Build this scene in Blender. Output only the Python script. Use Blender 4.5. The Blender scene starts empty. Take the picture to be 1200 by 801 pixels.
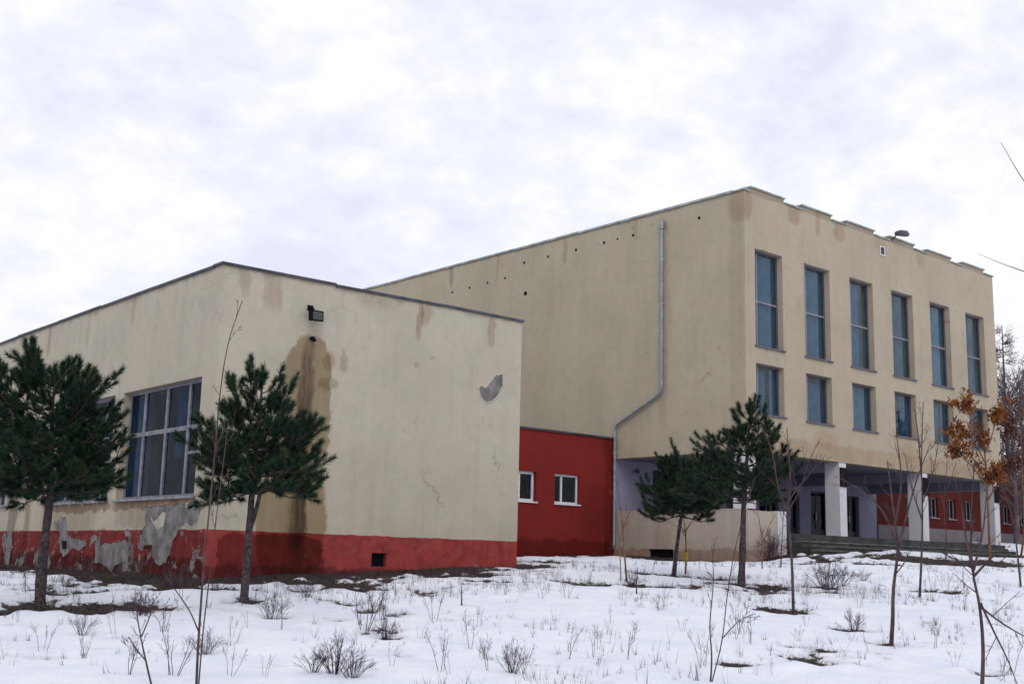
import bpy, math, random
import numpy as np
from mathutils import Vector, Matrix

S = bpy.context.scene
COL = S.collection

# ------------------------------------------------------------------ camera
ROT = np.array([[0.75918497, -0.1353428, -0.63664787],
                [-0.6504175, -0.12108836, -0.74986311],
                [0.02439792, 0.98337172, -0.17995779]])
FPX = 1408.84
cam_d = bpy.data.cameras.new('camera')
cam_d.sensor_width = 36.0
cam_d.lens = FPX / 1200 * 36
cam_d.clip_start = 0.1
cam_d.clip_end = 3000
cam = bpy.data.objects.new('camera', cam_d)
COL.objects.link(cam)
cam.matrix_world = Matrix(ROT.tolist()).to_4x4()
S.camera = cam

# ------------------------------------------------------------------ sky, sun, exposure
SUN_DIR = Vector((-0.46, -0.66, 0.60)).normalized()      # towards the sun, veiled by cloud
world = bpy.data.worlds.new('World')
S.world = world
world.use_nodes = True
wn = world.node_tree
wn.nodes.clear()
def wnode(t, **k):
    n = wn.nodes.new(t)
    for a, b in k.items(): setattr(n, a, b)
    return n
out = wnode('ShaderNodeOutputWorld'); bg = wnode('ShaderNodeBackground')
sky = wnode('ShaderNodeTexSky', sky_type='NISHITA', sun_disc=False)
sky.sun_elevation = math.asin(SUN_DIR.z)
sky.sun_rotation = math.atan2(SUN_DIR.x, SUN_DIR.y)
tc = wnode('ShaderNodeTexCoord'); mp = wnode('ShaderNodeMapping')
mp.inputs['Scale'].default_value = (1.0, 1.0, 1.7)
mp.inputs['Location'].default_value = (0.35, 1.2, 0.4)
n1 = wnode('ShaderNodeTexNoise'); n1.inputs['Scale'].default_value = 5.4; n1.inputs['Detail'].default_value = 7
n1.inputs['Roughness'].default_value = 0.52; n1.inputs['Distortion'].default_value = 0.35
n2 = wnode('ShaderNodeTexNoise'); n2.inputs['Scale'].default_value = 17.0; n2.inputs['Detail'].default_value = 5
n2.inputs['Roughness'].default_value = 0.62; n2.inputs['Distortion'].default_value = 0.15
mixn = wnode('ShaderNodeMix', data_type='FLOAT'); mixn.inputs[0].default_value = 0.42
rp = wnode('ShaderNodeValToRGB')
rp.color_ramp.elements[0].position = 0.39; rp.color_ramp.elements[0].color = (0.76, 0.775, 0.91, 1)
rp.color_ramp.elements[1].position = 0.60; rp.color_ramp.elements[1].color = (1.0, 0.99, 0.985, 1)
e = rp.color_ramp.elements.new(0.49); e.color = (0.86, 0.872, 0.96, 1)
sc10 = wnode('ShaderNodeVectorMath', operation='SCALE'); sc10.inputs['Scale'].default_value = 11.0
cm = wnode('ShaderNodeMix', data_type='RGBA'); cm.inputs[0].default_value = 0.94
L = wn.links.new
L(tc.outputs['Generated'], mp.inputs['Vector']); L(mp.outputs[0], n1.inputs['Vector']); L(mp.outputs[0], n2.inputs['Vector'])
L(n1.outputs['Fac'], mixn.inputs[2]); L(n2.outputs['Fac'], mixn.inputs[3]); L(mixn.outputs[0], rp.inputs[0])
L(rp.outputs[0], sc10.inputs[0]); L(sky.outputs[0], cm.inputs[6]); L(sc10.outputs[0], cm.inputs[7])
L(cm.outputs[2], bg.inputs['Color']); bg.inputs['Strength'].default_value = 0.1
L(bg.outputs[0], out.inputs['Surface'])

sun_d = bpy.data.lights.new('sun', 'SUN'); sun_d.energy = 0.75; sun_d.angle = math.radians(24); sun_d.color = (1.0, 0.95, 0.88)
sun = bpy.data.objects.new('sun', sun_d); COL.objects.link(sun)
sun.rotation_euler = SUN_DIR.to_track_quat('Z', 'Y').to_euler()

S.view_settings.view_transform = 'Standard'
S.view_settings.look = 'None'
S.view_settings.exposure = 0.0
S.view_settings.gamma = 1.0
S.view_settings.use_curve_mapping = False
S.cycles.max_bounces = 6
S.cycles.transparent_max_bounces = 12

# ------------------------------------------------------------------ helpers
rng = np.random.default_rng(11)
RND = random.Random(5)

def ray(u, v):
    return ROT @ np.array([(u - 600) / FPX, -(v - 400.5) / FPX, -1.0])
def on_plane(u, v, ax, val):
    r = ray(u, v); return r * (val / r[ax])
FWD = np.array([0.64723, 0.76232, 0.0]); RGT = np.array([0.76232, -0.64723, 0.0])
def at_dist(u, v, D):
    r = ray(u, v); return r * (D / (r @ FWD))

def lin(c):
    return tuple((x / 12.92 if x <= 0.04045 else ((x + 0.055) / 1.055) ** 2.4) for x in (k / 255 for k in c))

class MB:
    def __init__(s): s.v = []; s.f = []
    def quad(s, *p):
        n = len(s.v); s.v += [tuple(q) for q in p]; s.f.append(tuple(range(n, n + len(p))))
    def box(s, x0, x1, y0, y1, z0, z1):
        n = len(s.v)
        s.v += [(x0, y0, z0), (x1, y0, z0), (x1, y1, z0), (x0, y1, z0), (x0, y0, z1), (x1, y0, z1), (x1, y1, z1), (x0, y1, z1)]
        for f in ((0, 3, 2, 1), (4, 5, 6, 7), (0, 1, 5, 4), (1, 2, 6, 5), (2, 3, 7, 6), (3, 0, 4, 7)):
            s.f.append(tuple(n + i for i in f))
        return s
    def tube(s, pts, rad, k=5, cap=True):
        pts = [Vector(p) for p in pts]
        if len(pts) < 2: return
        base = len(s.v); ref = Vector((0.31, 0.17, 0.93)).normalized(); prev = None
        for i, p in enumerate(pts):
            d = (pts[min(i + 1, len(pts) - 1)] - pts[max(i - 1, 0)])
            if d.length < 1e-9: d = Vector((0, 0, 1))
            d.normalize()
            a = (prev if prev is not None else ref)
            a = a - d * a.dot(d)
            if a.length < 1e-4: a = d.orthogonal()
            a.normalize(); prev = a; b = d.cross(a)
            r = rad[i] if hasattr(rad, '__len__') else rad
            for j in range(k):
                t = 2 * math.pi * j / k
                s.v.append(tuple(p + a * (r * math.cos(t)) + b * (r * math.sin(t))))
        for i in range(len(pts) - 1):
            for j in range(k):
                q = base + i * k
                s.f.append((q + j, q + (j + 1) % k, q + k + (j + 1) % k, q + k + j))
        if cap:
            s.f.append(tuple(base + j for j in reversed(range(k))))
            q = base + (len(pts) - 1) * k
            s.f.append(tuple(q + j for j in range(k)))
    def mesh(s, name, mat, smooth=False):
        m = bpy.data.meshes.new(name); m.from_pydata(s.v, [], s.f)
        if mat is not None: m.materials.append(mat)
        if smooth: m.polygons.foreach_set('use_smooth', [True] * len(m.polygons))
        m.update(); return m

def obj(name, mesh, parent=None, loc=(0, 0, 0), rz=0.0):
    o = bpy.data.objects.new(name, mesh); COL.objects.link(o)
    o.parent = parent; o.location = loc; o.rotation_euler = (0, 0, rz)
    return o
def thing(name, label, cat, loc=(0, 0, 0), rz=0.0, group=None):
    o = obj(name, None, None, loc, rz); o.empty_display_size = 0.3
    tag(o, label, cat, group); return o
def tag(o, label, cat, group=None):
    o['label'] = label; o['category'] = cat
    if group: o['group'] = group
    return o

# ------------------------------------------------------------------ materials
def newmat(name):
    m = bpy.data.materials.new(name); m.use_nodes = True
    nt = m.node_tree; nt.nodes.clear()
    o = nt.nodes.new('ShaderNodeOutputMaterial'); b = nt.nodes.new('ShaderNodeBsdfPrincipled')
    nt.links.new(b.outputs[0], o.inputs['Surface'])
    return m, nt, b
class NB:
    """small node-graph writer"""
    def __init__(s, nt): s.nt = nt
    def n(s, t, **k):
        x = s.nt.nodes.new(t)
        for a, b in k.items(): setattr(x, a, b)
        return x
    def set(s, sock, v):
        if hasattr(v, 'is_linked') or isinstance(v, bpy.types.NodeSocket): s.nt.links.new(v, sock)
        else: sock.default_value = v
    def m(s, op, a, b=None, c=None, clamp=False):
        x = s.n('ShaderNodeMath', operation=op, use_clamp=clamp)
        for i, v in enumerate((a, b, c)):
            if v is not None: s.set(x.inputs[i], v)
        return x.outputs[0]
    def noise(s, vec, scale, detail=4, rough=0.55, dist=0.0):
        x = s.n('ShaderNodeTexNoise'); s.set(x.inputs['Vector'], vec)
        x.inputs['Scale'].default_value = scale; x.inputs['Detail'].default_value = detail
        x.inputs['Roughness'].default_value = rough; x.inputs['Distortion'].default_value = dist
        return x.outputs['Fac']
    def vec(s, x, y, z):
        c = s.n('ShaderNodeCombineXYZ')
        for i, v in enumerate((x, y, z)): s.set(c.inputs[i], v)
        return c.outputs[0]
    def mapr(s, v, a, b, c=0.0, d=1.0, smooth=True):
        x = s.n('ShaderNodeMapRange', interpolation_type='SMOOTHSTEP' if smooth else 'LINEAR', clamp=True)
        s.set(x.inputs[0], v)
        for i, k in enumerate((a, b, c, d)): s.set(x.inputs[i + 1], k)
        return x.outputs[0]
    def mix(s, fac, a, b, blend='MIX'):
        x = s.n('ShaderNodeMix', data_type='RGBA', blend_type=blend)
        s.set(x.inputs[0], fac)
        s.set(x.inputs[6], a if not isinstance(a, tuple) else (*a[:3], 1)); s.set(x.inputs[7], b if not isinstance(b, tuple) else (*b[:3], 1))
        return x.outputs[2]
    def bump(s, h, strength, dist, bsdf):
        x = s.n('ShaderNodeBump'); x.inputs['Strength'].default_value = strength; x.inputs['Distance'].default_value = dist
        s.nt.links.new(h, x.inputs['Height']); s.nt.links.new(x.outputs[0], bsdf.inputs['Normal'])

def simple(name, col, rough=0.7, var=0.15, scale=6.0, metallic=0.0, spec=0.3, bump=0.0, bscale=60):
    m, nt, b = newmat(name); g = NB(nt)
    co = g.n('ShaderNodeTexCoord').outputs['Object']
    f = g.noise(co, scale, 5)
    c = g.mix(g.mapr(f, 0.3, 0.7), tuple(x * (1 - var) for x in col), tuple(min(1, x * (1 + var)) for x in col))
    nt.links.new(c, b.inputs['Base Color']); b.inputs['Roughness'].default_value = rough
    b.inputs['Metallic'].default_value = metallic; b.inputs['Specular IOR Level'].default_value = spec
    if bump: g.bump(g.noise(co, bscale, 3), bump, 0.02, b)
    return m

def plaster(name, base, axis, stains=(), red_z=None, red=(0.36, 0.045, 0.04), wet=(), streak=0.25, top_dirt=None, wear=0.0):
    """old painted render: mottled colour, rain streaks, shaped stains, an optional red painted base"""
    m, nt, b = newmat(name); g = NB(nt)
    co = g.n('ShaderNodeTexCoord').outputs['Object']
    sp = g.n('ShaderNodeSeparateXYZ'); nt.links.new(co, sp.inputs[0])
    u = sp.outputs[0 if axis == 'X' else 1]; z = sp.outputs[2]
    d1 = g.noise(g.vec(g.m('MULTIPLY', u, 1.6), g.m('MULTIPLY', z, 0.9), 1.5), 1.5, 8, 0.68); d2 = g.noise(g.vec(g.m('ADD', u, 7.3), z, 3.0), 2.3, 8, 0.66)
    brk = g.noise(g.vec(g.m('MULTIPLY', u, 7.0), g.m('MULTIPLY', z, 0.9), 9.0), 1.0, 6, 0.65)
    ud = g.m('MULTIPLY_ADD', g.m('SUBTRACT', d1, 0.5), 0.55, u)
    zd = g.m('MULTIPLY_ADD', g.m('SUBTRACT', d2, 0.5), 0.55, z)
    big = g.noise(co, 0.55, 4, 0.6); mid = g.noise(co, 3.2, 6, 0.65); fine = g.noise(co, 38, 3, 0.6)
    c = g.mix(g.mapr(big, 0.3, 0.7), tuple(x * k for x, k in zip(base, (0.90, 0.88, 0.86))), tuple(x * k for x, k in zip(base, (1.06, 1.05, 1.04))))
    c = g.mix(g.mapr(mid, 0.40, 0.72, 0, 0.5), c, tuple(x * k for x, k in zip(base, (0.84, 0.80, 0.80))))
    pink = g.noise(co, 1.1, 3, 0.5)
    c = g.mix(g.mapr(pink, 0.42, 0.66, 0, 0.6), c, tuple(x * k for x, k in zip(base, (1.0, 0.90, 0.88))))
    st = g.noise(g.vec(g.m('MULTIPLY', u, 3.6), g.m('MULTIPLY', z, 0.16), 1.0), 1.0, 5, 0.7)
    c = g.mix(g.mapr(st, 0.48, 0.78, 0, streak), c, tuple(x * k for x, k in zip(base, (0.58, 0.53, 0.50))))
    if top_dirt is not None:
        tz, dep, col = top_dirt
        dn = g.noise(g.vec(g.m('MULTIPLY', u, 2.3), g.m('MULTIPLY', z, 0.3), 4.0), 1.0, 4, 0.6)
        lim = g.m('MULTIPLY_ADD', g.m('POWER', dn, 3.0), dep * 6, 0.02)
        k = g.m('DIVIDE', g.m('SUBTRACT', tz, z), lim)
        c = g.mix(g.mapr(k, 0.2, 1.1, 0.6, 0), c, col)
    if red_z is not None:
        edge = g.m('SUBTRACT', g.m('MULTIPLY_ADD', g.m('SUBTRACT', d1, 0.5), 0.06, g.m('MULTIPLY_ADD', g.m('SUBTRACT', mid, 0.5), 0.05, z)), red_z)
        rm = g.mapr(edge, -0.008, 0.008, 1, 0)
        rc = g.mix(g.mapr(mid, 0.35, 0.7), tuple(x * 1.12 for x in red), tuple(x * 0.72 for x in red))
        rc = g.mix(g.mapr(st, 0.45, 0.8, 0, 0.5), rc, tuple(x * 0.5 for x in red))
        lift = g.mapr(z, red_z - 1.0, red_z - 0.25, 0.075, 0.0)
        chips = g.mapr(g.m('ADD', g.noise(co, 2.1, 9, 0.66, 0.4), g.m('MULTIPLY', lift, wear)), 0.655 - 0.06 * wear, 0.668 - 0.06 * wear, 0, 0.9)
        rc = g.mix(chips, rc, g.mix(fine, (0.13, 0.12, 0.125), (0.27, 0.25, 0.25)))
        rc = g.mix(g.mapr(g.noise(co, 5.0, 7, 0.7), 0.45, 0.75, 0, 0.35), rc, tuple(0.5 * x + 0.10 for x in red))
        c = g.mix(rm, c, rc)
    for (cx, cz, rx, rz, soft, col, amt, p) in stains:
        du = g.m('ABSOLUTE', g.m('DIVIDE', g.m('SUBTRACT', ud, cx), rx)); dz = g.m('ABSOLUTE', g.m('DIVIDE', g.m('SUBTRACT', zd, cz), rz))
        d = g.m('ADD', g.m('POWER', du, p), g.m('POWER', dz, p))
        k = g.m('MULTIPLY', g.mapr(d, max(0.0, 1 - soft * 1.7), 1 + soft * 1.3, amt, 0), g.mapr(brk, 0.28, 0.62, 0.62 if soft > .12 else .9, 1.0), clamp=True)
        c = g.mix(k, c, col, 'MULTIPLY')
    c = g.mix(g.mapr(g.noise(co, 9.0, 6, 0.7), 0.62, 0.74, 0, 0.28), c, (0.13, 0.115, 0.10))
    c = g.mix(0.16, c, g.mix(fine, (0.15, 0.14, 0.13), (0.95, 0.95, 0.95)), 'OVERLAY')
    vo = g.n('ShaderNodeTexVoronoi', feature='DISTANCE_TO_EDGE'); vo.inputs['Scale'].default_value = 0.42
    nt.links.new(g.vec(g.m('MULTIPLY_ADD', d2, 1.1, u), 0.0, g.m('MULTIPLY_ADD', d1, 1.1, z)), vo.inputs['Vector'])
    crack = g.m('MULTIPLY', g.mapr(vo.outputs['Distance'], 0.0, 0.0055, 1, 0), g.mapr(g.noise(co, 0.8, 3), 0.52, 0.62, 0, 0.55))
    c = g.mix(crack, c, tuple(x * 0.35 for x in base))
    h = g.m('ADD', g.m('MULTIPLY', fine, 0.35), mid)
    h = g.m('MULTIPLY_ADD', g.noise(co, 13, 5, 0.6), 0.8, h)
    h = g.m('SUBTRACT', h, g.m('MULTIPLY', crack, 0.8))
    if wear > 0.5:
        reg = g.mapr(z, 1.12, 0.35, -0.20, 0.035, False)
        pk = g.mapr(g.m('ADD', g.noise(g.vec(g.m('ADD', u, 31.7), z, 0.5), 1.15, 10, 0.66, 0.5), reg), 0.592, 0.606)
        c = g.mix(pk, c, g.mix(g.mapr(mid, 0.3, 0.7), (0.13, 0.125, 0.125), (0.245, 0.235, 0.23)))
        h = g.m('SUBTRACT', h, g.m('MULTIPLY', pk, 2.2))
    nt.links.new(c, b.inputs['Base Color']); b.inputs['Roughness'].default_value = 0.9; b.inputs['Specular IOR Level'].default_value = 0.15
    g.bump(h, 0.45, 0.015, b)
    return m

def glass(name, tint=(0.75, 0.85, 0.9), refl=1.0):
    m, nt, b = newmat(name); nt.nodes.remove(b); g = NB(nt)
    o = [x for x in nt.nodes if x.type == 'OUTPUT_MATERIAL'][0]
    t = g.n('ShaderNodeBsdfTransparent'); t.inputs[0].default_value = (*tint, 1)
    gl = g.n('ShaderNodeBsdfGlossy'); gl.inputs['Roughness'].default_value = 0.04; gl.inputs[0].default_value = (0.80, 0.92, 1.0, 1)
    co = g.n('ShaderNodeTexCoord').outputs['Object']
    bp = g.n('ShaderNodeBump'); bp.inputs['Strength'].default_value = 0.04; bp.inputs['Distance'].default_value = 0.05
    nt.links.new(g.noise(co, 2.2, 2), bp.inputs['Height']); nt.links.new(bp.outputs[0], gl.inputs['Normal'])
    fr = g.n('ShaderNodeFresnel'); fr.inputs[0].default_value = 1.52
    dirt = g.noise(co, 3.0, 5)
    f = g.m('MULTIPLY', g.m('MULTIPLY_ADD', fr.outputs[0], 1.8, 0.02), g.mapr(dirt, 0.3, 0.7, 0.8 * refl, 1.1 * refl), clamp=True)
    f = g.m('MULTIPLY', f, g.m('SUBTRACT', 1.0, g.n('ShaderNodeNewGeometry').outputs['Backfacing']))
    mx = g.n('ShaderNodeMixShader'); nt.links.new(f, mx.inputs[0]); nt.links.new(t.outputs[0], mx.inputs[1]); nt.links.new(gl.outputs[0], mx.inputs[2])
    nt.links.new(mx.outputs[0], o.inputs['Surface'])
    return m

CREAM_H = (0.442, 0.417, 0.338)
CREAM_T = (0.402, 0.368, 0.280)
BRN = (0.70, 0.64, 0.57); DRK = (0.36, 0.31, 0.28); RUST = (0.64, 0.53, 0.44); GRY = (0.62, 0.63, 0.60)
M = {}
# hall front wall: the wet run below the overflow pipe and smaller runs under the roof edge
M['hall_front'] = plaster('hall_front_plaster', CREAM_H, 'X', stains=[
    (13.56, 3.10, 0.62, 1.75, 0.07, (0.58, 0.50, 0.39), 1.0, 3), (13.35, 0.75, 0.85, 1.25, 0.1, (0.58, 0.50, 0.38), 1.0, 3),
    (14.08, 3.80, 0.30, 0.15, 0.3, (0.66, 0.58, 0.47), 0.85, 2), (14.06, 4.30, 0.18, 0.22, 0.3, (0.66, 0.58, 0.47), 0.85, 2),
    (13.52, 2.3, 0.20, 2.4, 0.5, (0.34, 0.30, 0.29), 1.0, 3), (13.45, 1.2, 0.24, 1.1, 0.6, (0.5, 0.42, 0.36), 0.7, 2),
    (12.9, -0.25, 1.25, 0.72, 0.06, (0.50, 0.44, 0.46), 1.0, 8),
    (12.57, 5.72, 0.22, 0.50, 0.5, BRN, 0.7, 3), (11.85, 5.85, 0.13, 0.42, 0.5, BRN, 0.7, 3),
    (16.52, 5.62, 0.10, 0.46, 0.4, RUST, 0.85, 4), (16.72, 5.80, 0.18, 0.26, 0.5, (0.7, 0.62, 0.6), 0.8, 2),
    (18.72, 5.68, 0.14, 0.42, 0.5, RUST, 0.65, 3), (14.48, 4.36, 0.11, 0.28, 0.4, GRY, 0.85, 2), (16.53, 4.55, 0.07, 0.07, 0.5, BRN, 0.7, 2), (16.98, 4.77, 0.06, 0.06, 0.5, BRN, 0.7, 2),
    (15.2, 5.9, 0.5, 0.2, 0.6, BRN, 0.5, 2), (15.5, -0.35, 5.5, 0.14, 0.7, (0.35, 0.33, 0.3), 0.8, 4)],
    red_z=0.507, red=(0.295, 0.045, 0.041), streak=0.22, top_dirt=(6.07, 0.12, (0.26, 0.2, 0.15)))
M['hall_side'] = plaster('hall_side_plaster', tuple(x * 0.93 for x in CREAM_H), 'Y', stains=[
    (34.6, 0.7, 0.35, 1.2, 0.35, (0.45, 0.38, 0.33), 0.9, 3), (33.4, 0.8, 0.22, 1.0, 0.4, (0.55, 0.46, 0.4), 0.8, 3),
    (30.5, 0.8, 1.8, 0.45, 0.5, (0.72, 0.66, 0.62), 0.8, 4), (26.2, 0.9, 1.2, 0.4, 0.5, (0.70, 0.64, 0.60), 0.75, 4),
    (25.5, 1.06, 2.2, 0.12, 0.4, (0.5, 0.32, 0.26), 0.8, 6), (30, 1.06, 2.2, 0.12, 0.4, (0.5, 0.32, 0.26), 0.8, 6),
    (24.4, 0.72, 0.5, 0.5, 0.3, (0.55, 0.52, 0.5), 0.8, 2), (28, -0.35, 9.5, 0.28, 0.5, (0.3, 0.27, 0.26), 0.9, 6),
    (33.0, 5.7, 0.14, 0.5, 0.5, RUST, 0.6, 3), (30.2, 5.6, 0.10, 0.6, 0.5, BRN, 0.5, 3), (27.4, 5.75, 0.12, 0.45, 0.5, BRN, 0.5, 3),
    (28, 0.0, 9.5, 0.48, 0.15, (0.66, 0.56, 0.56), 0.9, 8)],
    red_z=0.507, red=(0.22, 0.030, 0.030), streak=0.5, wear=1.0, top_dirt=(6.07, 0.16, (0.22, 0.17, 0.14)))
M['hall_plain'] = plaster('hall_plain_plaster', CREAM_H, 'Y', red_z=0.507)
M['main_left'] = plaster('main_left_plaster', tuple(x * 1.0 for x in CREAM_T), 'Y', stains=[
    (0.25, 11.9, 0.45, 0.55, 0.5, (0.72, 0.60, 0.54), 0.7, 3), (0.35, 7.9, 0.32, 4.0, 0.58, (0.80, 0.76, 0.72), 0.5, 4),
    (8.6, 11.9, 0.12, 0.6, 0.5, BRN, 0.6, 3), (15.6, 12.0, 0.14, 0.5, 0.5, DRK, 0.5, 3), (12.6, 11.9, 0.1, 0.6, 0.5, BRN, 0.5, 3), (4.9, 12.0, 0.1, 0.5, 0.5, BRN, 0.5, 3),
    (3.54, 8.4, 0.22, 3.6, 0.6, (0.80, 0.75, 0.72), 0.6, 6)],
    streak=0.26, top_dirt=(12.4, 0.10, (0.24, 0.19, 0.14)))
M['main_front'] = plaster('main_front_plaster', (0.402, 0.358, 0.276), 'X', stains=[
    (2.75, 12.1, 0.35, 0.35, 0.5, (0.76, 0.62, 0.56), 0.7, 3), (5.5, 12.05, 0.35, 0.35, 0.5, (0.76, 0.62, 0.56), 0.7, 3), (4.2, 12.1, 0.14, 0.5, 0.5, BRN, 0.6, 3),
    (8.3, 12.05, 0.35, 0.3, 0.5, (0.78, 0.66, 0.60), 0.6, 3), (11.1, 12.05, 0.35, 0.3, 0.5, (0.78, 0.66, 0.60), 0.6, 3), (0.1, 12.0, 0.3, 0.6, 0.5, (0.76, 0.62, 0.56), 0.7, 3),
    (8.5, 4.0, 9.0, 0.30, 0.7, (0.84, 0.66, 0.55), 0.6, 6), (4.3, 4.4, 0.6, 0.35, 0.6, (0.86, 0.66, 0.52), 0.6, 2), (9.6, 4.4, 0.8, 0.35, 0.6, (0.86, 0.70, 0.52), 0.6, 2)],
    streak=0.3, top_dirt=(12.4, 0.06, (0.24, 0.19, 0.14)))
M['main_plain'] = plaster('main_plain_plaster', CREAM_T, 'Y')
M['terrace'] = plaster('terrace_plaster', (0.43, 0.385, 0.335), 'Y', stains=[(3, 0.35, 4.0, 0.22, 0.6, (0.6, 0.42, 0.34), 0.8, 6), (3.6, 1.2, 0.4, 0.7, 0.5, BRN, 0.4, 2)], streak=0.35)
M['red_wall'] = plaster('red_wall_plaster', (0.195, 0.022, 0.019), 'X', stains=[(-0.15, 2.0, 0.35, 3.0, 0.6, (0.6, 0.55, 0.55), 0.85, 6), (-6, 0.45, 9, 0.35, 0.6, (0.45, 0.4, 0.4), 0.8, 6),
    (-1.0, 1.6, 0.7, 1.1, 0.6, (0.75, 0.72, 0.7), 0.7, 2)], streak=0.3)
M['wing_red_shaded'] = plaster('wing_red_shaded_plaster', (0.10, 0.018, 0.016), 'X', streak=0.3)  # darker red than the link wall, the wing's shade mixed into the colour
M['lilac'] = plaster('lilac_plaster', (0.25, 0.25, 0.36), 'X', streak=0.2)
M['white_col'] = plaster('column_whitewash', (0.62, 0.63, 0.68), 'X', streak=0.2)
M['plinth'] = plaster('grey_plinth_plaster', (0.20, 0.19, 0.21), 'X', streak=0.3)
M['mortar'] = simple('bare_mortar', (0.185, 0.178, 0.175), 0.95, 0.4, 3, spec=0.1, bump=0.5)
M['cream_left'] = simple('cream_remnant', tuple(x * 0.9 for x in CREAM_H), 0.9, 0.1, 5, spec=0.1)
M['steps'] = simple('step_concrete', (0.055, 0.06, 0.058), 0.9, 0.35, 2.5, spec=0.15, bump=0.4)
M['tread'] = simple('lit_tread', (0.13, 0.135, 0.135), 0.9, 0.4, 3.0, spec=0.15)  # paler than the risers: light falling on the treads is in the colour
M['floor'] = simple('floor_screed', (0.05, 0.045, 0.045), 0.9, 0.2, 1.0)
M['roofing'] = simple('roof_felt', (0.10, 0.10, 0.11), 0.9, 0.2, 2.0)
M['flash_dark'] = simple('dark_flashing', (0.055, 0.06, 0.07), 0.6, 0.35, 3.0, spec=0.3)
M['flash_zinc'] = simple('zinc_flashing', (0.30, 0.34, 0.33), 0.55, 0.3, 2.0, metallic=0.3)
M['zinc'] = simple('zinc_pipe', (0.27, 0.29, 0.32), 0.45, 0.2, 5.0, metallic=0.5)
M['frame_grey'] = simple('old_grey_frame', (0.175, 0.175, 0.205), 0.7, 0.25, 8)
M['frame_dark'] = simple('dark_frame', (0.085, 0.075, 0.095), 0.6, 0.25, 8)
M['frame_lilac'] = simple('pale_mullion', (0.21, 0.205, 0.25), 0.7, 0.2, 8)
M['frame_white'] = simple('white_frame', (0.62, 0.62, 0.64), 0.6, 0.1, 8)
M['sill'] = simple('sill_metal', (0.10, 0.10, 0.12), 0.6, 0.3, 6)
M['sill_pale'] = simple('pale_sill', (0.22, 0.215, 0.24), 0.7, 0.3, 6)
M['black'] = simple('black_paint', (0.008, 0.008, 0.012), 0.9, 0.2, 6, spec=0.1)
M['door'] = simple('dark_door', (0.022, 0.022, 0.035), 0.5, 0.3, 4)
M['curtain'] = simple('blue_curtain', (0.075, 0.145, 0.205), 0.9, 0.08, 2.0, spec=0.05)
M['curtain_low'] = simple('grey_blue_curtain', (0.065, 0.115, 0.17), 0.9, 0.08, 2.0, spec=0.05)
M['glass'] = glass('window_glass', (0.72, 0.86, 0.95), 0.62)
M['glass_hall'] = glass('hall_glass', (0.50, 0.58, 0.72), 0.16)
M['bark'] = simple('pine_bark', (0.062, 0.050, 0.053), 0.95, 0.55, 14, spec=0.08, bump=1.0, bscale=45)
M['branch'] = simple('pine_branch_bark', (0.055, 0.042, 0.040), 0.95, 0.3, 9, spec=0.1)
M['twig'] = simple('bare_bark', (0.075, 0.052, 0.055), 0.9, 0.35, 7, spec=0.1)
M['twig_warm'] = simple('warm_bark', (0.17, 0.095, 0.06), 0.9, 0.35, 7, spec=0.1)
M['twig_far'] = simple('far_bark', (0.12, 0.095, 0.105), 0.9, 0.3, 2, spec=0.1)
M['weed'] = simple('dead_weed', (0.075, 0.052, 0.062), 0.95, 0.35, 5, spec=0.05)
M['weed_dark'] = simple('dead_twig_bush', (0.058, 0.038, 0.052), 0.95, 0.35, 5, spec=0.05)
M['straw'] = simple('dead_grass', (0.050, 0.040, 0.030), 0.95, 0.45, 3, spec=0.05)
M['leaf'] = simple('withered_leaf', (0.19, 0.066, 0.022), 0.8, 0.5, 3, spec=0.1)
M['leaf2'] = simple('withered_leaf_red', (0.085, 0.030, 0.022), 0.8, 0.5, 3, spec=0.1)
M['needle'] = simple('pine_needle', (0.0145, 0.036, 0.018), 0.75, 0.6, 2.6, spec=0.15)
M['cloth'] = simple('yellow_cloth', (0.40, 0.27, 0.03), 0.9, 0.1, 8)

# ------------------------------------------------------------------ terrain
CTRL = np.array([(0, 0, -1.6), (8.7, 10.3, -1.37), (2.6, 15.5, -1.33), (14.8, 5.1, -1.37), (11.3, 22.8, -.47), (14.1, 22.8, -.34), (19.7, 22.8, -.11),
    (11.3, 35, -.40), (11.3, 28, -.45), (15.5, 30, -.3), (26.3, 30.3, .22), (30.7, 30.3, .34), (30.6, 24.4, .16), (32.7, 22.9, .56), (40, 23.0, .55), (47, 23.3, .62),
    (38, 30, .6), (52, 29.5, 1.35), (62, 30, 1.45), (40, 45, 1.0), (70, 45, 1.6), (5, 35, -.7), (-5, 30, -1.0), (30, 8, -.95), (45, 10, -.2), (-15, 10, -1.6), (20, -8, -1.7), (60, 16, .5),
    (-20, 45, -1.0), (20, 55, 0.2), (80, 20, 1.2)], float)
def _phi(r2): return 0.5 * r2 * np.log(r2 + 1e-9)
def _tps():
    P = CTRL[:, :2]; n = len(P)
    K = _phi(((P[:, None] - P[None]) ** 2).sum(-1)) + np.eye(n) * 2.0
    A = np.zeros((n + 3, n + 3)); A[:n, :n] = K; A[:n, n] = 1; A[:n, n + 1:] = P; A[n, :n] = 1; A[n + 1:, :n] = P.T
    return np.linalg.solve(A, np.concatenate([CTRL[:, 2], np.zeros(3)]))
TW = _tps()
def _hash(i, j, s):
    h = (i.astype(np.int64) * 374761393 + j.astype(np.int64) * 668265263 + s * 1274126177) & 0x7fffffff
    h = ((h ^ (h >> 13)) * 1274126177) & 0x7fffffff
    return ((h ^ (h >> 16)) & 0xffff) / 65535.0
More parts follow.
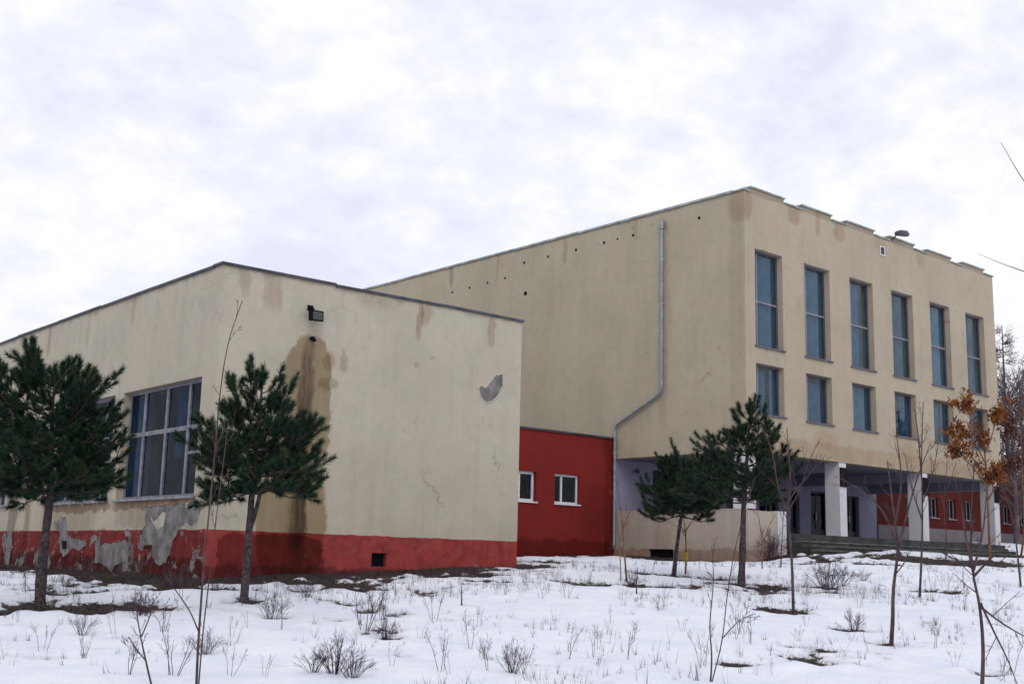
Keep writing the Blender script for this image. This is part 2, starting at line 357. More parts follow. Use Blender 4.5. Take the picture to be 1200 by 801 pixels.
def vnoise(x, y, s=0):
    i = np.floor(x); j = np.floor(y); fx = x - i; fy = y - j
    fx = fx * fx * (3 - 2 * fx); fy = fy * fy * (3 - 2 * fy)
    a = _hash(i, j, s); b = _hash(i + 1, j, s); c = _hash(i, j + 1, s); d = _hash(i + 1, j + 1, s)
    return (a * (1 - fx) + b * fx) * (1 - fy) + (c * (1 - fx) + d * fx) * fy
def fbm(x, y, s=0, o=4):
    t = 0; a = 0.5; n = 0
    for k in range(o):
        t = t + a * vnoise(x * 2 ** k, y * 2 ** k, s + k); n += a; a *= 0.5
    return t / n
def ground_base(x, y):
    x = np.asarray(x, float); y = np.asarray(y, float)
    cx = np.clip(x, -25, 85); cy = np.clip(y, -12, 62)
    r2 = (cx[..., None] - CTRL[:, 0]) ** 2 + (cy[..., None] - CTRL[:, 1]) ** 2
    n = len(CTRL)
    z = (_phi(r2) * TW[:n]).sum(-1) + TW[n] + TW[n + 1] * cx + TW[n + 2] * cy
    return z + (fbm(x * 0.45, y * 0.45, 3, 4) - 0.5) * 0.16
def hit(u, v):
    """where the sight line through this photo point meets the terrain"""
    r = ray(u, v); r = r / (r @ FWD)
    D = np.arange(6, 75, 0.05); P = D[:, None] * r[None]
    g = ground_base(P[:, 0], P[:, 1])
    k = np.argmax(P[:, 2] < g)
    if P[k, 2] >= g[k]: k = 500
    p = P[k]; return np.array([p[0], p[1], g[k]])

# bare earth: round the stems, along the walls and where the snow has melted
PATCH = []      # (u, v, half width in metres across the view, half depth along it, strength)
for (u, v, a, b) in [(50, 714, 1.5, .6), (130, 713, 1.3, .35), (10, 716, .6, .7), (200, 694, 2.2, .4), (120, 690, 1.8, .4), (285, 709, .4, .4),
        (430, 693, 1.2, .5), (560, 683, .7, .5), (330, 684, 3.0, 1.2), (260, 682, 2.6, 1.3), (380, 682, 1.8, .9), (640, 668, 1.5, .7), (868, 690, 1.5, .5), (780, 689, 2.4, .45), (740, 690, 1.4, .4), (900, 688, 1.3, .4),
        (790, 676, 1.6, .5), (970, 690, .9, .5), (925, 719, .6, .35), (1043, 760, .25, .3), (1000, 742, .3, .25), (1098, 696, .5, .4), (1070, 705, .35, .2),
        (320, 727, .25, .25), (453, 752, .2, .2), (1000, 655, 3.2, .9), (1080, 657, 2.6, .9), (1130, 660, 2, .8), (935, 652, 1.5, .8), (1160, 659, 1.0, .6), (625, 660, 1.2, .8), (1190, 690, .5, .3)]:
    PATCH.append((hit(u, v), a * 1.0, b * 1.35))
def seg_dist(x, y, ax, ay, bx, by):
    dx, dy = bx - ax, by - ay; t = np.clip(((x - ax) * dx + (y - ay) * dy) / (dx * dx + dy * dy), 0, 1)
    return np.hypot(x - ax - t * dx, y - ay - t * dy)
def bare_amount(x, y):
    b = np.zeros_like(x)
    n = fbm(x * 1.1, y * 1.1, 21, 4); n2 = fbm(x * 3.1, y * 3.1, 41, 3)
    for p, a, d in PATCH:
        dx = (x - p[0]) * RGT[0] + (y - p[1]) * RGT[1]; dy = (x - p[0]) * FWD[0] + (y - p[1]) * FWD[1]
        q = np.sqrt((dx / a) ** 2 + (dy / d) ** 2)
        b = np.maximum(b, 1.08 - 0.62 * q)
    for (ax, ay, bx, by, w) in [(11.35, 22.88, 19.75, 22.88, 1.0), (11.35, 22.88, 11.35, 46, 1.9), (19.75, 22.88, 19.75, 30.3, .7), (19.75, 30.3, 30.7, 30.4, 1.5),
            (30.7, 30.4, 30.7, 24.4, 1.5), (30.7, 24.4, 33, 24.4, 1.2), (32.7, 22.9, 47.2, 23.3, 1.1), (47, 24, 47.5, 30, 1), (47, 30.4, 66, 30.7, 1.2), (11.35, 22.88, 16.2, 22.4, 2.2)]:
        d = seg_dist(x, y, ax, ay, bx, by); b = np.maximum(b, 1.42 - 0.80 * d / w)
    b = b + (n - 0.5) * 1.25 + (n2 - 0.5) * 0.8
    b = np.maximum(b, (fbm(x * 0.9, y * 0.9, 77, 4) - 0.70) * 6.0)
    return np.clip(b, 0, 1)
def snow_height(b, x, y):
    t = np.clip((0.60 - b) / 0.17, 0, 1); t = t * t * (3 - 2 * t)
    return t * (0.05 + 0.04 * fbm(x * 0.8, y * 0.8, 91, 3)) + (fbm(x * 2.2, y * 2.2, 63, 3) - 0.5) * 0.085 * t
def axis_pts(a, b, step, far):
    mid = list(np.arange(a, b + 1e-6, step)); lo = []; hi = []; s = step; p = a
    while p > -far: s *= 1.35; p -= s; lo.append(p)
    s = step; p = b
    while p < far: s *= 1.35; p += s; hi.append(p)
    return np.array(lo[::-1] + mid + hi)
fa = axis_pts(8, 46, 0.115, 900); ra = axis_pts(-19, 27, 0.115, 900)
GX = ra[None, :] * RGT[0] + fa[:, None] * FWD[0]; GY = ra[None, :] * RGT[1] + fa[:, None] * FWD[1]
shape = GX.shape
gx = GX.ravel(); gy = GY.ravel()
gz = np.concatenate([ground_base(a, b) for a, b in zip(np.array_split(gx, 40), np.array_split(gy, 40))])
gb = bare_amount(gx, gy)
gz = gz + snow_height(gb, gx, gy)
TRACK = [hit(u, v) for u, v in ((780, 812), (930, 790), (1060, 782), (1240, 775))]
for p0_, p1_ in zip(TRACK[:-1], TRACK[1:]):      # a trodden line through the snow
    w_ = np.clip(1 - seg_dist(gx, gy, p0_[0], p0_[1], p1_[0], p1_[1]) / .55, 0, 1)
    gz = gz + w_ * ((vnoise(gx * 2.6, gy * 2.6, 555) - .62) * .13)
nv = gx.size; R_, C_ = shape
idx = np.arange(nv).reshape(shape)
q = np.stack([idx[:-1, :-1], idx[:-1, 1:], idx[1:, 1:], idx[1:, :-1]], -1).reshape(-1, 4)[:, ::-1]
gm = bpy.data.meshes.new('ground')
gm.vertices.add(nv); gm.vertices.foreach_set('co', np.stack([gx, gy, gz], -1).astype(np.float32).ravel())
gm.loops.add(q.size); gm.loops.foreach_set('vertex_index', q[:, ::-1].astype(np.int32).ravel() if False else q.astype(np.int32).ravel())
gm.polygons.add(len(q)); gm.polygons.foreach_set('loop_start', np.arange(0, q.size, 4, dtype=np.int32))
gm.polygons.foreach_set('use_smooth', np.ones(len(q), bool))
at = gm.attributes.new('bare', 'FLOAT', 'POINT'); at.data.foreach_set('value', gb.astype(np.float32))
gm.update(calc_edges=True)
if gm.polygons[len(q) // 2].normal.z < 0: gm.flip_normals()
def ground_mat():
    m, nt, b = newmat('snowy_ground'); g = NB(nt)
    co = g.n('ShaderNodeTexCoord').outputs['Object']
    a = g.n('ShaderNodeAttribute', attribute_name='bare').outputs['Fac']
    n = g.noise(co, 6, 6, 0.65); n2 = g.noise(co, 1.3, 5, 0.6); n3 = g.noise(co, 40, 3, 0.6)
    k = g.m('MULTIPLY_ADD', g.m('SUBTRACT', n, 0.5), 0.85, a)
    mask = g.mapr(k, 0.50, 0.62)
    snow = g.mix(g.mapr(n2, 0.35, 0.65), (0.79, 0.83, 0.94), (0.875, 0.90, 0.955))
    snow = g.mix(g.mapr(k, 0.22, 0.5, 0, 0.45), snow, (0.60, 0.59, 0.64))
    snow = g.mix(g.mapr(g.noise(co, 11, 5, 0.7), 0.66, 0.78, 0, 0.5), snow, (0.42, 0.38, 0.40))
    earth = g.mix(g.mapr(n, 0.35, 0.65), (0.018, 0.013, 0.014), (0.062, 0.045, 0.042))
    earth = g.mix(g.mapr(n2, 0.55, 0.75, 0, 0.5), earth, (0.032, 0.034, 0.016))
    nt.links.new(g.mix(mask, snow, earth), b.inputs['Base Color'])
    b.inputs['Roughness'].default_value = 0.75; b.inputs['Specular IOR Level'].default_value = 0.2
    g.bump(g.m('ADD', g.m('MULTIPLY', n, 1.0), g.m('MULTIPLY', n3, 0.45)), 0.85, 0.06, b)
    return m
gm.materials.append(ground_mat())
go = obj('ground', gm); go['kind'] = 'structure'; go['label'] = 'thin patchy snow over rough field'
def ground_z(x, y):
    x = np.array([x], float); y = np.array([y], float)
    return float((ground_base(x, y) + snow_height(bare_amount(x, y), x, y))[0])

# ------------------------------------------------------------------ wall and window builders
def wall(mb, O, ang, u1, z0, z1, holes=(), t=0.35, miter=(True, True)):
    """wall along a = (cos, sin) from O; d runs inwards; holes are (ua, ub, za, zb)"""
    ca, sa = math.cos(ang), math.sin(ang)
    def P(u, d, z):
        return (O[0] + u * ca - d * sa, O[1] + u * sa + d * ca, z)
    us = sorted({0.0, u1, *[h[0] for h in holes], *[h[1] for h in holes]}); zs = sorted({z0, z1, *[h[2] for h in holes], *[h[3] for h in holes]})
    def inn(u):
        if u == 0.0 and miter[0]: return t
        if u == u1 and miter[1]: return u1 - t
        return u
    def is_hole(ua, ub, za, zb):
        return any(h[0] <= ua + 1e-6 and h[1] >= ub - 1e-6 and h[2] <= za + 1e-6 and h[3] >= zb - 1e-6 for h in holes)
    for i in range(len(us) - 1):
        for j in range(len(zs) - 1):
            ua, ub, za, zb = us[i], us[i + 1], zs[j], zs[j + 1]
            if is_hole(ua, ub, za, zb): continue
            mb.quad(P(ua, 0, za), P(ub, 0, za), P(ub, 0, zb), P(ua, 0, zb))
            mb.quad(P(inn(ub), t, za), P(inn(ua), t, za), P(inn(ua), t, zb), P(inn(ub), t, zb))
    for (ua, ub, za, zb) in holes:
        mb.quad(P(ua, 0, za), P(ua, 0, zb), P(ua, t, zb), P(ua, t, za))
        mb.quad(P(ub, 0, za), P(ub, t, za), P(ub, t, zb), P(ub, 0, zb))
        mb.quad(P(ua, 0, zb), P(ub, 0, zb), P(ub, t, zb), P(ua, t, zb))
        mb.quad(P(ua, 0, za), P(ua, t, za), P(ub, t, za), P(ub, 0, za))
    if z1 < 50:
        mb.quad(P(0, 0, z1), P(u1, 0, z1), P(inn(u1), t, z1), P(inn(0.0), t, z1))
        mb.quad(P(0, 0, z0), P(inn(0.0), t, z0), P(inn(u1), t, z0), P(u1, 0, z0))
    if not miter[0]: mb.quad(P(0, 0, z0), P(0, 0, z1), P(0, t, z1), P(0, t, z0))
    if not miter[1]: mb.quad(P(u1, 0, z0), P(u1, t, z0), P(u1, t, z1), P(u1, 0, z1))

class WindowKind:
    """frame + separate panes, optional pleated curtain and sill; x to the right seen from outside, y inwards"""
    def __init__(s, w, h, vs, hs, depth, fw, frame_mat, mull_mat, glass_mat, curtain=None, sill=None, sill_out=0.06, extra=(), sillmat=None, bw=0.05):
        f = MB(); d0, d1 = depth, depth + 0.08
        f.box(0, fw, d0, d1, 0, h); f.box(w - fw, w, d0, d1, 0, h)
        f.box(fw, w - fw, d0, d1, 0, fw); f.box(fw, w - fw, d0, d1, h - fw, h)
        s.frame = f.mesh('window', frame_mat)
        mb = MB()
        for x in vs: mb.box(x - bw / 2, x + bw / 2, d0 - 0.006, d1 - 0.004, fw, h - fw)
        xs = [fw] + [v for v in vs] + [w - fw]
        for z in hs:
            for a, b_ in zip(xs[:-1], xs[1:]):
                mb.box(a + (bw / 2 if a != fw else 0), b_ - (bw / 2 if b_ != w - fw else 0), d0 - 0.003, d1 - 0.007, z - bw / 2, z + bw / 2)
        for (xa, xb, z) in extra: mb.box(xa, xb, d0 - 0.002, d1 - 0.008, z - 0.03, z + 0.03)
        s.mull = mb.mesh('mullion', mull_mat) if (vs or hs) else None
        s.panes = []
        zs = [fw] + list(hs) + [h - fw]
        for a, b_ in zip(xs[:-1], xs[1:]):
            for c, d in zip(zs[:-1], zs[1:]):
                p = MB(); p.box(a, b_, d0 + 0.03, d0 + 0.036, c, d); s.panes.append(p.mesh('pane', glass_mat))
        s.curtain = None
        if curtain is not None:
            cm_, gaps, seed = curtain
            r = random.Random(seed); s.curtain = []
            for (xa, xb, za, zb) in gaps:
                n = max(4, int((xb - xa) / 0.035)); pts = []; c = MB()
                for i in range(n + 1):
                    x = xa + (xb - xa) * i / n
                    pts.append((x, d1 + 0.06 + 0.03 * math.sin(i * 1.35 + r.uniform(-.3, .3))))
                for (xa_, ya_), (xb_, yb_) in zip(pts[:-1], pts[1:]):
                    c.quad((xa_, ya_, za), (xb_, yb_, za), (xb_, yb_, zb), (xa_, ya_, zb))
                s.curtain.append(c.mesh('curtain', cm_, True))
        s.sill = None
        if sill:
            k = MB(); k.box(-sill_out, w + sill_out, -0.07, depth - 0.004, -0.045, 0.004)
            s.sill = k.mesh('sill', sillmat or M['sill'])
    def place(s, parent, loc, rz=0.0):
        o = obj('window', s.frame, parent, loc, rz)
        if s.mull: obj('mullion', s.mull, o)
        for p in s.panes: obj('pane', p, o)
        for c in (s.curtain or []): obj('curtain', c, o)
        if s.sill: obj('sill', s.sill, o)
        return o

def jag(poly, n=4, amp=0.03, seed=1):
    r = random.Random(seed); out_ = []
    for (a, b_), (c, d) in zip(poly, poly[1:] + poly[:1]):
        L_ = math.hypot(c - a, d - b_)
        for i in range(n):
            t = i / n; k = amp * min(1, L_ * 2) if i else 0
            out_.append((a + (c - a) * t + r.uniform(-k, k), b_ + (d - b_) * t + r.uniform(-k, k)))
    return out_
def slab_poly(mb, pts3, nrm, th):
    n = len(pts3); base = len(mb.v); nrm = Vector(nrm)
    mb.v += [tuple(Vector(p) + nrm * th) for p in pts3] + [tuple(p) for p in pts3]
    mb.f.append(tuple(range(base, base + n)))
    for i in range(n): mb.f.append((base + i, base + n + i, base + n + (i + 1) % n, base + (i + 1) % n))

# ------------------------------------------------------------------ hall (the low building)
HX0, HX1, HY0, HY1, HZ, HB = 11.354, 19.75, 22.881, 47.0, 6.06, -1.3
hall = thing('hall_building', 'low cream plastered hall with red painted base and large multi-pane side windows', 'building', (HX0, HY0, -0.45))
HL = (-HX0, -HY0, 0.45)
def hpart(name, mb, mat, smooth=False, parent=None):
    return obj(name, mb.mesh(name, mat, smooth), parent or hall, HL if parent is None else (0, 0, 0))
mb = MB(); wall(mb, (HX0, HY0), 0, HX1 - HX0, HB, HZ, [(15.45 - HX0, 15.86 - HX0, -0.17, 0.13)])
fw_ = hpart('front_wall', mb, M['hall_front'])
sideh = [(HY1 - 27.55, HY1 - 23.5, 1.2, 3.72), (HY1 - 32.1, HY1 - 28.05, 1.2, 3.72), (HY1 - 39.4, HY1 - 35.35, 1.2, 3.72)]
mb = MB(); wall(mb, (HX0, HY1), -math.pi / 2, HY1 - HY0, HB, HZ, sideh)
hpart('side_wall', mb, M['hall_side'])
mb = MB(); wall(mb, (HX1, HY0), math.pi / 2, HY1 - HY0, HB, HZ); hpart('side_wall', mb, M['hall_plain'])
mb = MB(); wall(mb, (HX1, HY1), math.pi, HX1 - HX0, HB, HZ); hpart('back_wall', mb, M['hall_plain'])
mb = MB(); mb.box(HX0 + .3, HX1 - .3, HY0 + .3, HY1 - .3, 5.5, 5.75); hpart('roof', mb, M['roofing'])
mb = MB(); mb.box(HX0 + .3, HX1 - .3, HY0 + .3, HY1 - .3, 0.2, 0.35); hpart('floor', mb, M['floor'])
mb = MB(); mb.box(13.2, 13.3, HY0 + .36, HY1 - .36, 0.36, 5.49); hpart('added_dark_sheet', mb, simple('dark_sheet', (0.02, 0.02, 0.028), 0.95, 0.3, 1.5, spec=0.05))  # near-black sheet added indoors so the hall windows look dark
# metal edge strip along the roof line, in lengths
def strips(O, ang, total, z, mat, parent, loc, seg=3.0, h=0.05, outw=0.05, inw=0.42, sag=0.012, seed=3):
    r = random.Random(seed); ca, sa = math.cos(ang), math.sin(ang); u = -outw
    while u < total + outw - 0.05:
        L_ = min(seg + r.uniform(-.3, .3), total + outw - u)
        if total + outw - u - L_ < 0.6: L_ = total + outw - u
        zz = z + r.uniform(-sag, sag)
        b = MB(); a0, a1 = u, u + L_ - 0.006
        c = [(a0, -outw), (a1, -outw), (a1, inw), (a0, inw)]
        P = [(O[0] + p * ca - d * sa, O[1] + p * sa + d * ca) for p, d in c]
        zt = [zz + r.uniform(-sag, sag) for _ in range(2)]; zt = [zt[0], zt[1], zt[1], zt[0]]
        n = len(b.v); b.v += [(x, y, z_ - 0.006) for (x, y), z_ in zip(P, [q_ for q_ in zt])] + [(x, y, z_ + h) for (x, y), z_ in zip(P, zt)]
        for f in ((0, 3, 2, 1), (4, 5, 6, 7), (0, 1, 5, 4), (1, 2, 6, 5), (2, 3, 7, 6), (3, 0, 4, 7)): b.f.append(tuple(n + i for i in f))
        obj('roof_flashing', b.mesh('roof_flashing', mat), parent, loc); u += L_
strips((HX0, HY0), 0, HX1 - HX0, HZ, M['flash_dark'], hall, HL, outw=0.045, inw=0.0 + 0.38, seed=3)
strips((HX0, HY1), -math.pi / 2, HY1 - HY0 - 0.385, HZ, M['flash_dark'], hall, HL, outw=0.045, seed=4)
strips((HX1, HY0 + 0.385), math.pi / 2, HY1 - HY0 - 0.39, HZ, M['flash_dark'], hall, HL, outw=0.04, inw=0.36, seed=5)
# side windows: four columns in two rows, the right one with a small casement
WA = WindowKind(4.05, 2.52, [0.88, 2.06, 3.18], [1.50], 0.17, 0.07, M['frame_grey'], M['frame_grey'], M['glass_hall'],
                curtain=(M['curtain_low'], [(0.05, 0.95, 0.05, 2.5), (2.3, 2.75, 0.9, 2.5)], 4), sill=True, extra=[(3.2, 3.98, 0.95)], sillmat=M['sill_pale'], sill_out=0.09, bw=0.10)
for h in sideh:
    WA.place(hall, (0, HY1 - h[0] - HY0, 1.2 + 0.45), -math.pi / 2)
def peel_lip(P2, ax, val, nrm, mat, seed):
    # broken edge of the render standing proud round a bare patch
    r = random.Random(seed); n = len(P2); area = sum(P2[i][0] * P2[(i + 1) % n][1] - P2[(i + 1) % n][0] * P2[i][1] for i in range(n)); sg = 1 if area > 0 else -1
    def W(a, b_, h): return (val + nrm[0] * h, a, b_) if ax == 0 else (a, val + nrm[1] * h, b_)
    inn, mid_, out_ = [], [], []
    for i in range(n):
        (xa, za), (xb, zb) = P2[i - 1], P2[(i + 1) % n]; tx, tz = xb - xa, zb - za; L_ = math.hypot(tx, tz) + 1e-9
        ox, oz = tz / L_ * sg, -tx / L_ * sg; x, z = P2[i]; w = r.uniform(.012, .03)
        inn.append(W(x - ox * .006, z - oz * .006, .003)); mid_.append(W(x + ox * .002, z + oz * .002, r.uniform(.012, .022))); out_.append(W(x + ox * (w + .04), z + oz * (w + .04), -.001))
    b = MB()
    for i in range(n):
        j = (i + 1) % n; b.quad(inn[i], inn[j], mid_[j], mid_[i]); b.quad(mid_[i], mid_[j], out_[j], out_[i])
    hpart('plaster_edge', b, mat)
# render fallen off in sheets under the windows: bare mortar
def zpatch(pts, ax, val, nrm, mat, name, seed, amp=0.035, th=0.004, sc_=4.615, ox=0, oy=550):
    P3 = [on_plane(ox + a / sc_, oy + b_ / sc_, ax, val) for a, b_ in pts]
    k = 1 if ax == 0 else 0
    P2 = jag(jag([(p[k], p[2]) for p in P3], 3, amp * 1.6, seed), 3, amp * .9, seed + 40)
    p3 = [((val, a, b_) if ax == 0 else (a, val, b_)) for a, b_ in P2]
    b = MB(); slab_poly(b, p3, nrm, th); hpart(name, b, mat)
    if name == 'bare_patch': peel_lip(P2, ax, val, nrm, M['hall_side'], seed)
zpatch([(780, 200), (900, 188), (1000, 182), (1025, 172), (1110, 165), (1085, 230), (1060, 295), (985, 305), (965, 330), (930, 420), (900, 500), (860, 520), (830, 480), (820, 420), (775, 380), (770, 330), (790, 300)], 0, HX0, (-1, 0, 0), M['mortar'], 'bare_patch', 1)
zpatch([(805, 232), (830, 280), (855, 262), (880, 228), (898, 232), (882, 310), (850, 322), (828, 290)], 0, HX0 - .004, (-1, 0, 0), M['cream_left'], 'plaster_remnant', 2, 0.015)
zpatch([(1003, 170), (1024, 170), (1012, 222), (1002, 200)], 0, HX0 - .004, (-1, 0, 0), M['cream_left'], 'plaster_remnant', 3, 0.01)
zpatch([(545, 410), (600, 400), (680, 370), (715, 375), (700, 430), (690, 500), (640, 510), (600, 560), (570, 520), (540, 500), (510, 500), (515, 390), (540, 370)], 0, HX0, (-1, 0, 0), M['mortar'], 'bare_patch', 5)
zpatch([(330, 240), (365, 270), (365, 320), (370, 350), (400, 370), (470, 370), (465, 410), (430, 440), (400, 420), (370, 450), (350, 470), (325, 450), (320, 330), (300, 320), (290, 290), (320, 270)], 0, HX0, (-1, 0, 0), M['mortar'], 'bare_patch', 6)
zpatch([(668, 330), (695, 318), (712, 350), (700, 372), (676, 366)], 0, HX0, (-1, 0, 0), M['mortar'], 'bare_patch', 7)
zpatch([(335, 385), (362, 383), (360, 425), (338, 430)], 0, HX0 - .004, (-1, 0, 0), M['black'], 'vent_opening', 8, 0.004)
zpatch([(780, 408), (820, 405), (824, 425), (782, 428)], 0, HX0 - .004, (-1, 0, 0), M['black'], 'vent_opening', 9, 0.004)
b = MB(); pp = jag([(18.39, 4.18), (18.44, 4.27), (18.61, 4.21), (18.76, 4.38), (18.9, 4.56), (19.12, 4.63), (19.15, 4.33), (19.02, 4.12), (18.86, 3.94), (18.64, 3.87), (18.45, 4.0)], 4, 0.03, 9)
slab_poly(b, [(a, HY0, c) for a, c in pp], (0, -1, 0), 0.004); hpart('bare_patch', b, M['mortar']); peel_lip(pp, 1, HY0, (0, -1, 0), M['hall_front'], 12)
# vent in the base with a dark grating, a floodlight and an overflow pipe above the stain
b = MB()
for i in range(4): b.box(15.47 + i * 0.105, 15.49 + i * 0.105, HY0 + .10, HY0 + .12, -0.168, 0.128)
b.box(15.451, 15.859, HY0 + .125, HY0 + .14, -0.169, 0.129); hpart('vent_grating', b, M['black'])
b = MB(); b.box(13.44, 13.58, HY0 - .03, HY0, 5.38, 5.50); b.tube([(13.51, HY0 - .02, 5.44), (13.51, HY0 - .16, 5.40), (13.50, HY0 - .20, 5.30)], 0.022, 6)
fl = hpart('floodlight', b, M['black'])
b = MB()
b.v += [(13.36, HY0 - .34, 5.34), (13.66, HY0 - .34, 5.34), (13.66, HY0 - .36, 5.10), (13.36, HY0 - .36, 5.10), (13.42, HY0 - .10, 5.36), (13.60, HY0 - .10, 5.36), (13.60, HY0 - .12, 5.14), (13.42, HY0 - .12, 5.14)]
for f in ((0, 1, 2, 3), (7, 6, 5, 4), (0, 4, 5, 1), (1, 5, 6, 2), (2, 6, 7, 3), (3, 7, 4, 0)): b.f.append(f)
hpart('lamp_housing', b, M['black'], parent=fl)
b = MB(); b.quad((13.39, HY0 - .363, 5.13), (13.63, HY0 - .363, 5.13), (13.63, HY0 - .345, 5.31), (13.39, HY0 - .345, 5.31)); hpart('lamp_glass', b, simple('lamp_glass', (0.05, 0.055, 0.06), 0.25, 0.1), parent=fl)
b = MB(); b.tube([(13.58, HY0 + .05, 4.76), (13.58, HY0 - .10, 4.76), (13.57, HY0 - .16, 4.70)], 0.045, 8); hpart('overflow_pipe', b, M['black'], True)

# ------------------------------------------------------------------ main building (the tall block, red link and right wing)
TX, TY, TH = 30.744, 24.437, math.radians(0.9)
main = thing('main_building', 'tall cream block on white columns with red ground floor walls and notched parapet', 'building', (TX, TY, 0.3), TH)
ML = (0, 0, -0.3)
def mpart(name, mb, mat, smooth=False, parent=None):
    return obj(name, mb.mesh(name, mat, smooth), parent or main, ML if parent is None else (0, 0, 0))
FLN, DEP, BAK, SOF, TOP = 16.9, 5.87, 27.0, 3.71, 12.40
wx = [0.53 + 2.785 * i for i in range(6)]; WW = 1.52
holes = [(x, x + WW, 7.21, 10.50) for x in wx] + [(x, x + WW, 4.96, 6.63) for x in wx]
mb = MB(); wall(mb, (0, 0), 0, FLN, SOF, TOP, holes, t=0.5); mpart('front_wall', mb, M['main_front'])
# left wall: hangs over the porch, stands on the ground behind it
mb = MB(); wall(mb, (0, BAK), -math.pi / 2, BAK, SOF, TOP, t=0.5); mpart('side_wall', mb, M['main_left'])
mb = MB(); wall(mb, (0.02, BAK), -math.pi / 2, BAK - DEP - 0.36, -0.5, SOF - 0.004, t=0.4, miter=(False, False)); mpart('base_wall', mb, M['red_wall'])
mb = MB(); wall(mb, (FLN, 0), math.pi / 2, BAK, SOF, TOP, t=0.5); mpart('side_wall', mb, M['main_plain'])
mb = MB(); wall(mb, (FLN, BAK), math.pi, FLN, -0.5, TOP, t=0.5); mpart('back_wall', mb, M['main_plain'])
mb = MB(); mb.box(0.45, FLN - .45, 0.45, BAK - .45, 11.7, 11.95); mpart('roof', mb, M['roofing'])
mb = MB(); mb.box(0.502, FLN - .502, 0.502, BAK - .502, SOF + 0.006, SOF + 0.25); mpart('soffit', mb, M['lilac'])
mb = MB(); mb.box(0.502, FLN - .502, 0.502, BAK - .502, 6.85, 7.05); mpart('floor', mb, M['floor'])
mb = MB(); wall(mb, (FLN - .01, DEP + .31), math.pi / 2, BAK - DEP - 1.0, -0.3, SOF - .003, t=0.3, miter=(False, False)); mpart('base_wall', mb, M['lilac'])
# beams under the overhang
for x in (5.20, 10.64, 16.2):
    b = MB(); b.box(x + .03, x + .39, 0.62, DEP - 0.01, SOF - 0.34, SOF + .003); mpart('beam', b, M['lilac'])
# notched parapet: raised blocks with zinc caps
mer = [(0.34, 2.2), (3.26, 5.03), (6.02, 7.81), (8.90, 10.63), (11.65, 13.45), (14.41, 16.15)]
for a, c in mer:
    b = MB(); b.box(a, c, 0.003, 0.40, TOP + 0.001, TOP + 0.15); p = mpart('parapet_block', b, M['main_front'])
    b = MB(); b.box(a - .04, c + .04, -0.05, 0.44, TOP + 0.152, TOP + 0.205); mpart('block_cap', b, M['flash_zinc'], parent=p)
lo = [(-0.05, 0.30), (2.24, 3.22), (5.07, 5.98), (7.85, 8.86), (10.67, 11.61), (13.49, 14.37), (16.19, FLN + .05)]
for a, c in lo:
    b = MB(); b.box(a, c, -0.05, 0.44, TOP + 0.003, TOP + 0.052); mpart('parapet_cap', b, M['flash_zinc'])
strips((0, BAK), -math.pi / 2, BAK - 0.50, TOP, M['flash_zinc'], main, ML, seg=4.0, h=0.07, inw=0.45, sag=0.015, seed=8)
strips((FLN, 0.45), math.pi / 2, BAK - 0.5, TOP, M['flash_zinc'], main, ML, seg=4.0, h=0.06, inw=0.45, seed=9)
# twelve front windows
CURT = [simple('drape_teal_%d' % i, c_, 0.9, 0.08, 2.0, spec=0.05) for i, c_ in enumerate([(0.075, 0.120, 0.150), (0.055, 0.090, 0.120), (0.10, 0.145, 0.165), (0.045, 0.068, 0.090)])]
rw = random.Random(31)
for i, x in enumerate(wx):
    a_ = rw.uniform(.05, .15); e_ = rw.choice([1.46, 1.40, 1.22, 1.05]); z_ = rw.choice([0.05, 0.05, 0.35])
    WindowKind(WW, 3.29, [0.36], [1.58 + rw.uniform(-.03, .03)], 0.22, 0.075, M['frame_dark'], M['frame_lilac'], M['glass'], (CURT[rw.randrange(4)], [(a_, .38, z_, 3.2), (.40, e_, .05, 3.2)], i + 10), True, bw=0.06).place(main, (x, 0, 7.21 - .3))
    e_ = rw.choice([1.46, .95, .75, 1.3]); 
    WindowKind(WW, 1.67, [0.36], [], 0.22, 0.075, M['frame_dark'], M['frame_lilac'], M['glass'], (CURT[rw.randrange(4)], [(.06, e_, .05, rw.uniform(1.4, 1.6))] + ([(e_ + .2, 1.46, .05, 1.6)] if e_ < 1 else []), i + 20), True, bw=0.06).place(main, (x, 0, 4.96 - .3))
# square vent plate and roof floodlight
b = MB(); b.box(8.18, 8.22, -0.03, 0, 11.72, 12.08); b.box(8.48, 8.52, -0.03, 0, 11.72, 12.08); b.box(8.22, 8.48, -0.03, 0, 12.04, 12.08); b.box(8.22, 8.48, -0.03, 0, 11.72, 11.76)
v_ = mpart('vent_plate', b, M['frame_white'])
b = MB(); b.box(8.221, 8.479, -0.012, -0.002, 11.761, 12.039); mpart('vent_louvre', b, simple('brown_louvre', (0.07, 0.05, 0.055), 0.8), parent=v_)
b = MB(); b.tube([(9.05, -0.02, TOP + .05), (9.05, -0.20, TOP + .22), (9.10, -0.30, TOP + .26)], 0.03, 6)
rl = mpart('roof_lamp', b, M['frame_dark'])
b = MB(); b.tube([(8.95, -0.22, TOP + .25), (9.05, -0.22, TOP + .28), (9.35, -0.21, TOP + .36), (9.75, -0.20, TOP + .42), (9.95, -0.19, TOP + .42)], [0.04, 0.09, 0.13, 0.13, 0.06], 8); mpart('lamp_head', b, simple('lamp_grey', (0.04, 0.045, 0.055), 0.35, 0.1), True, parent=rl)
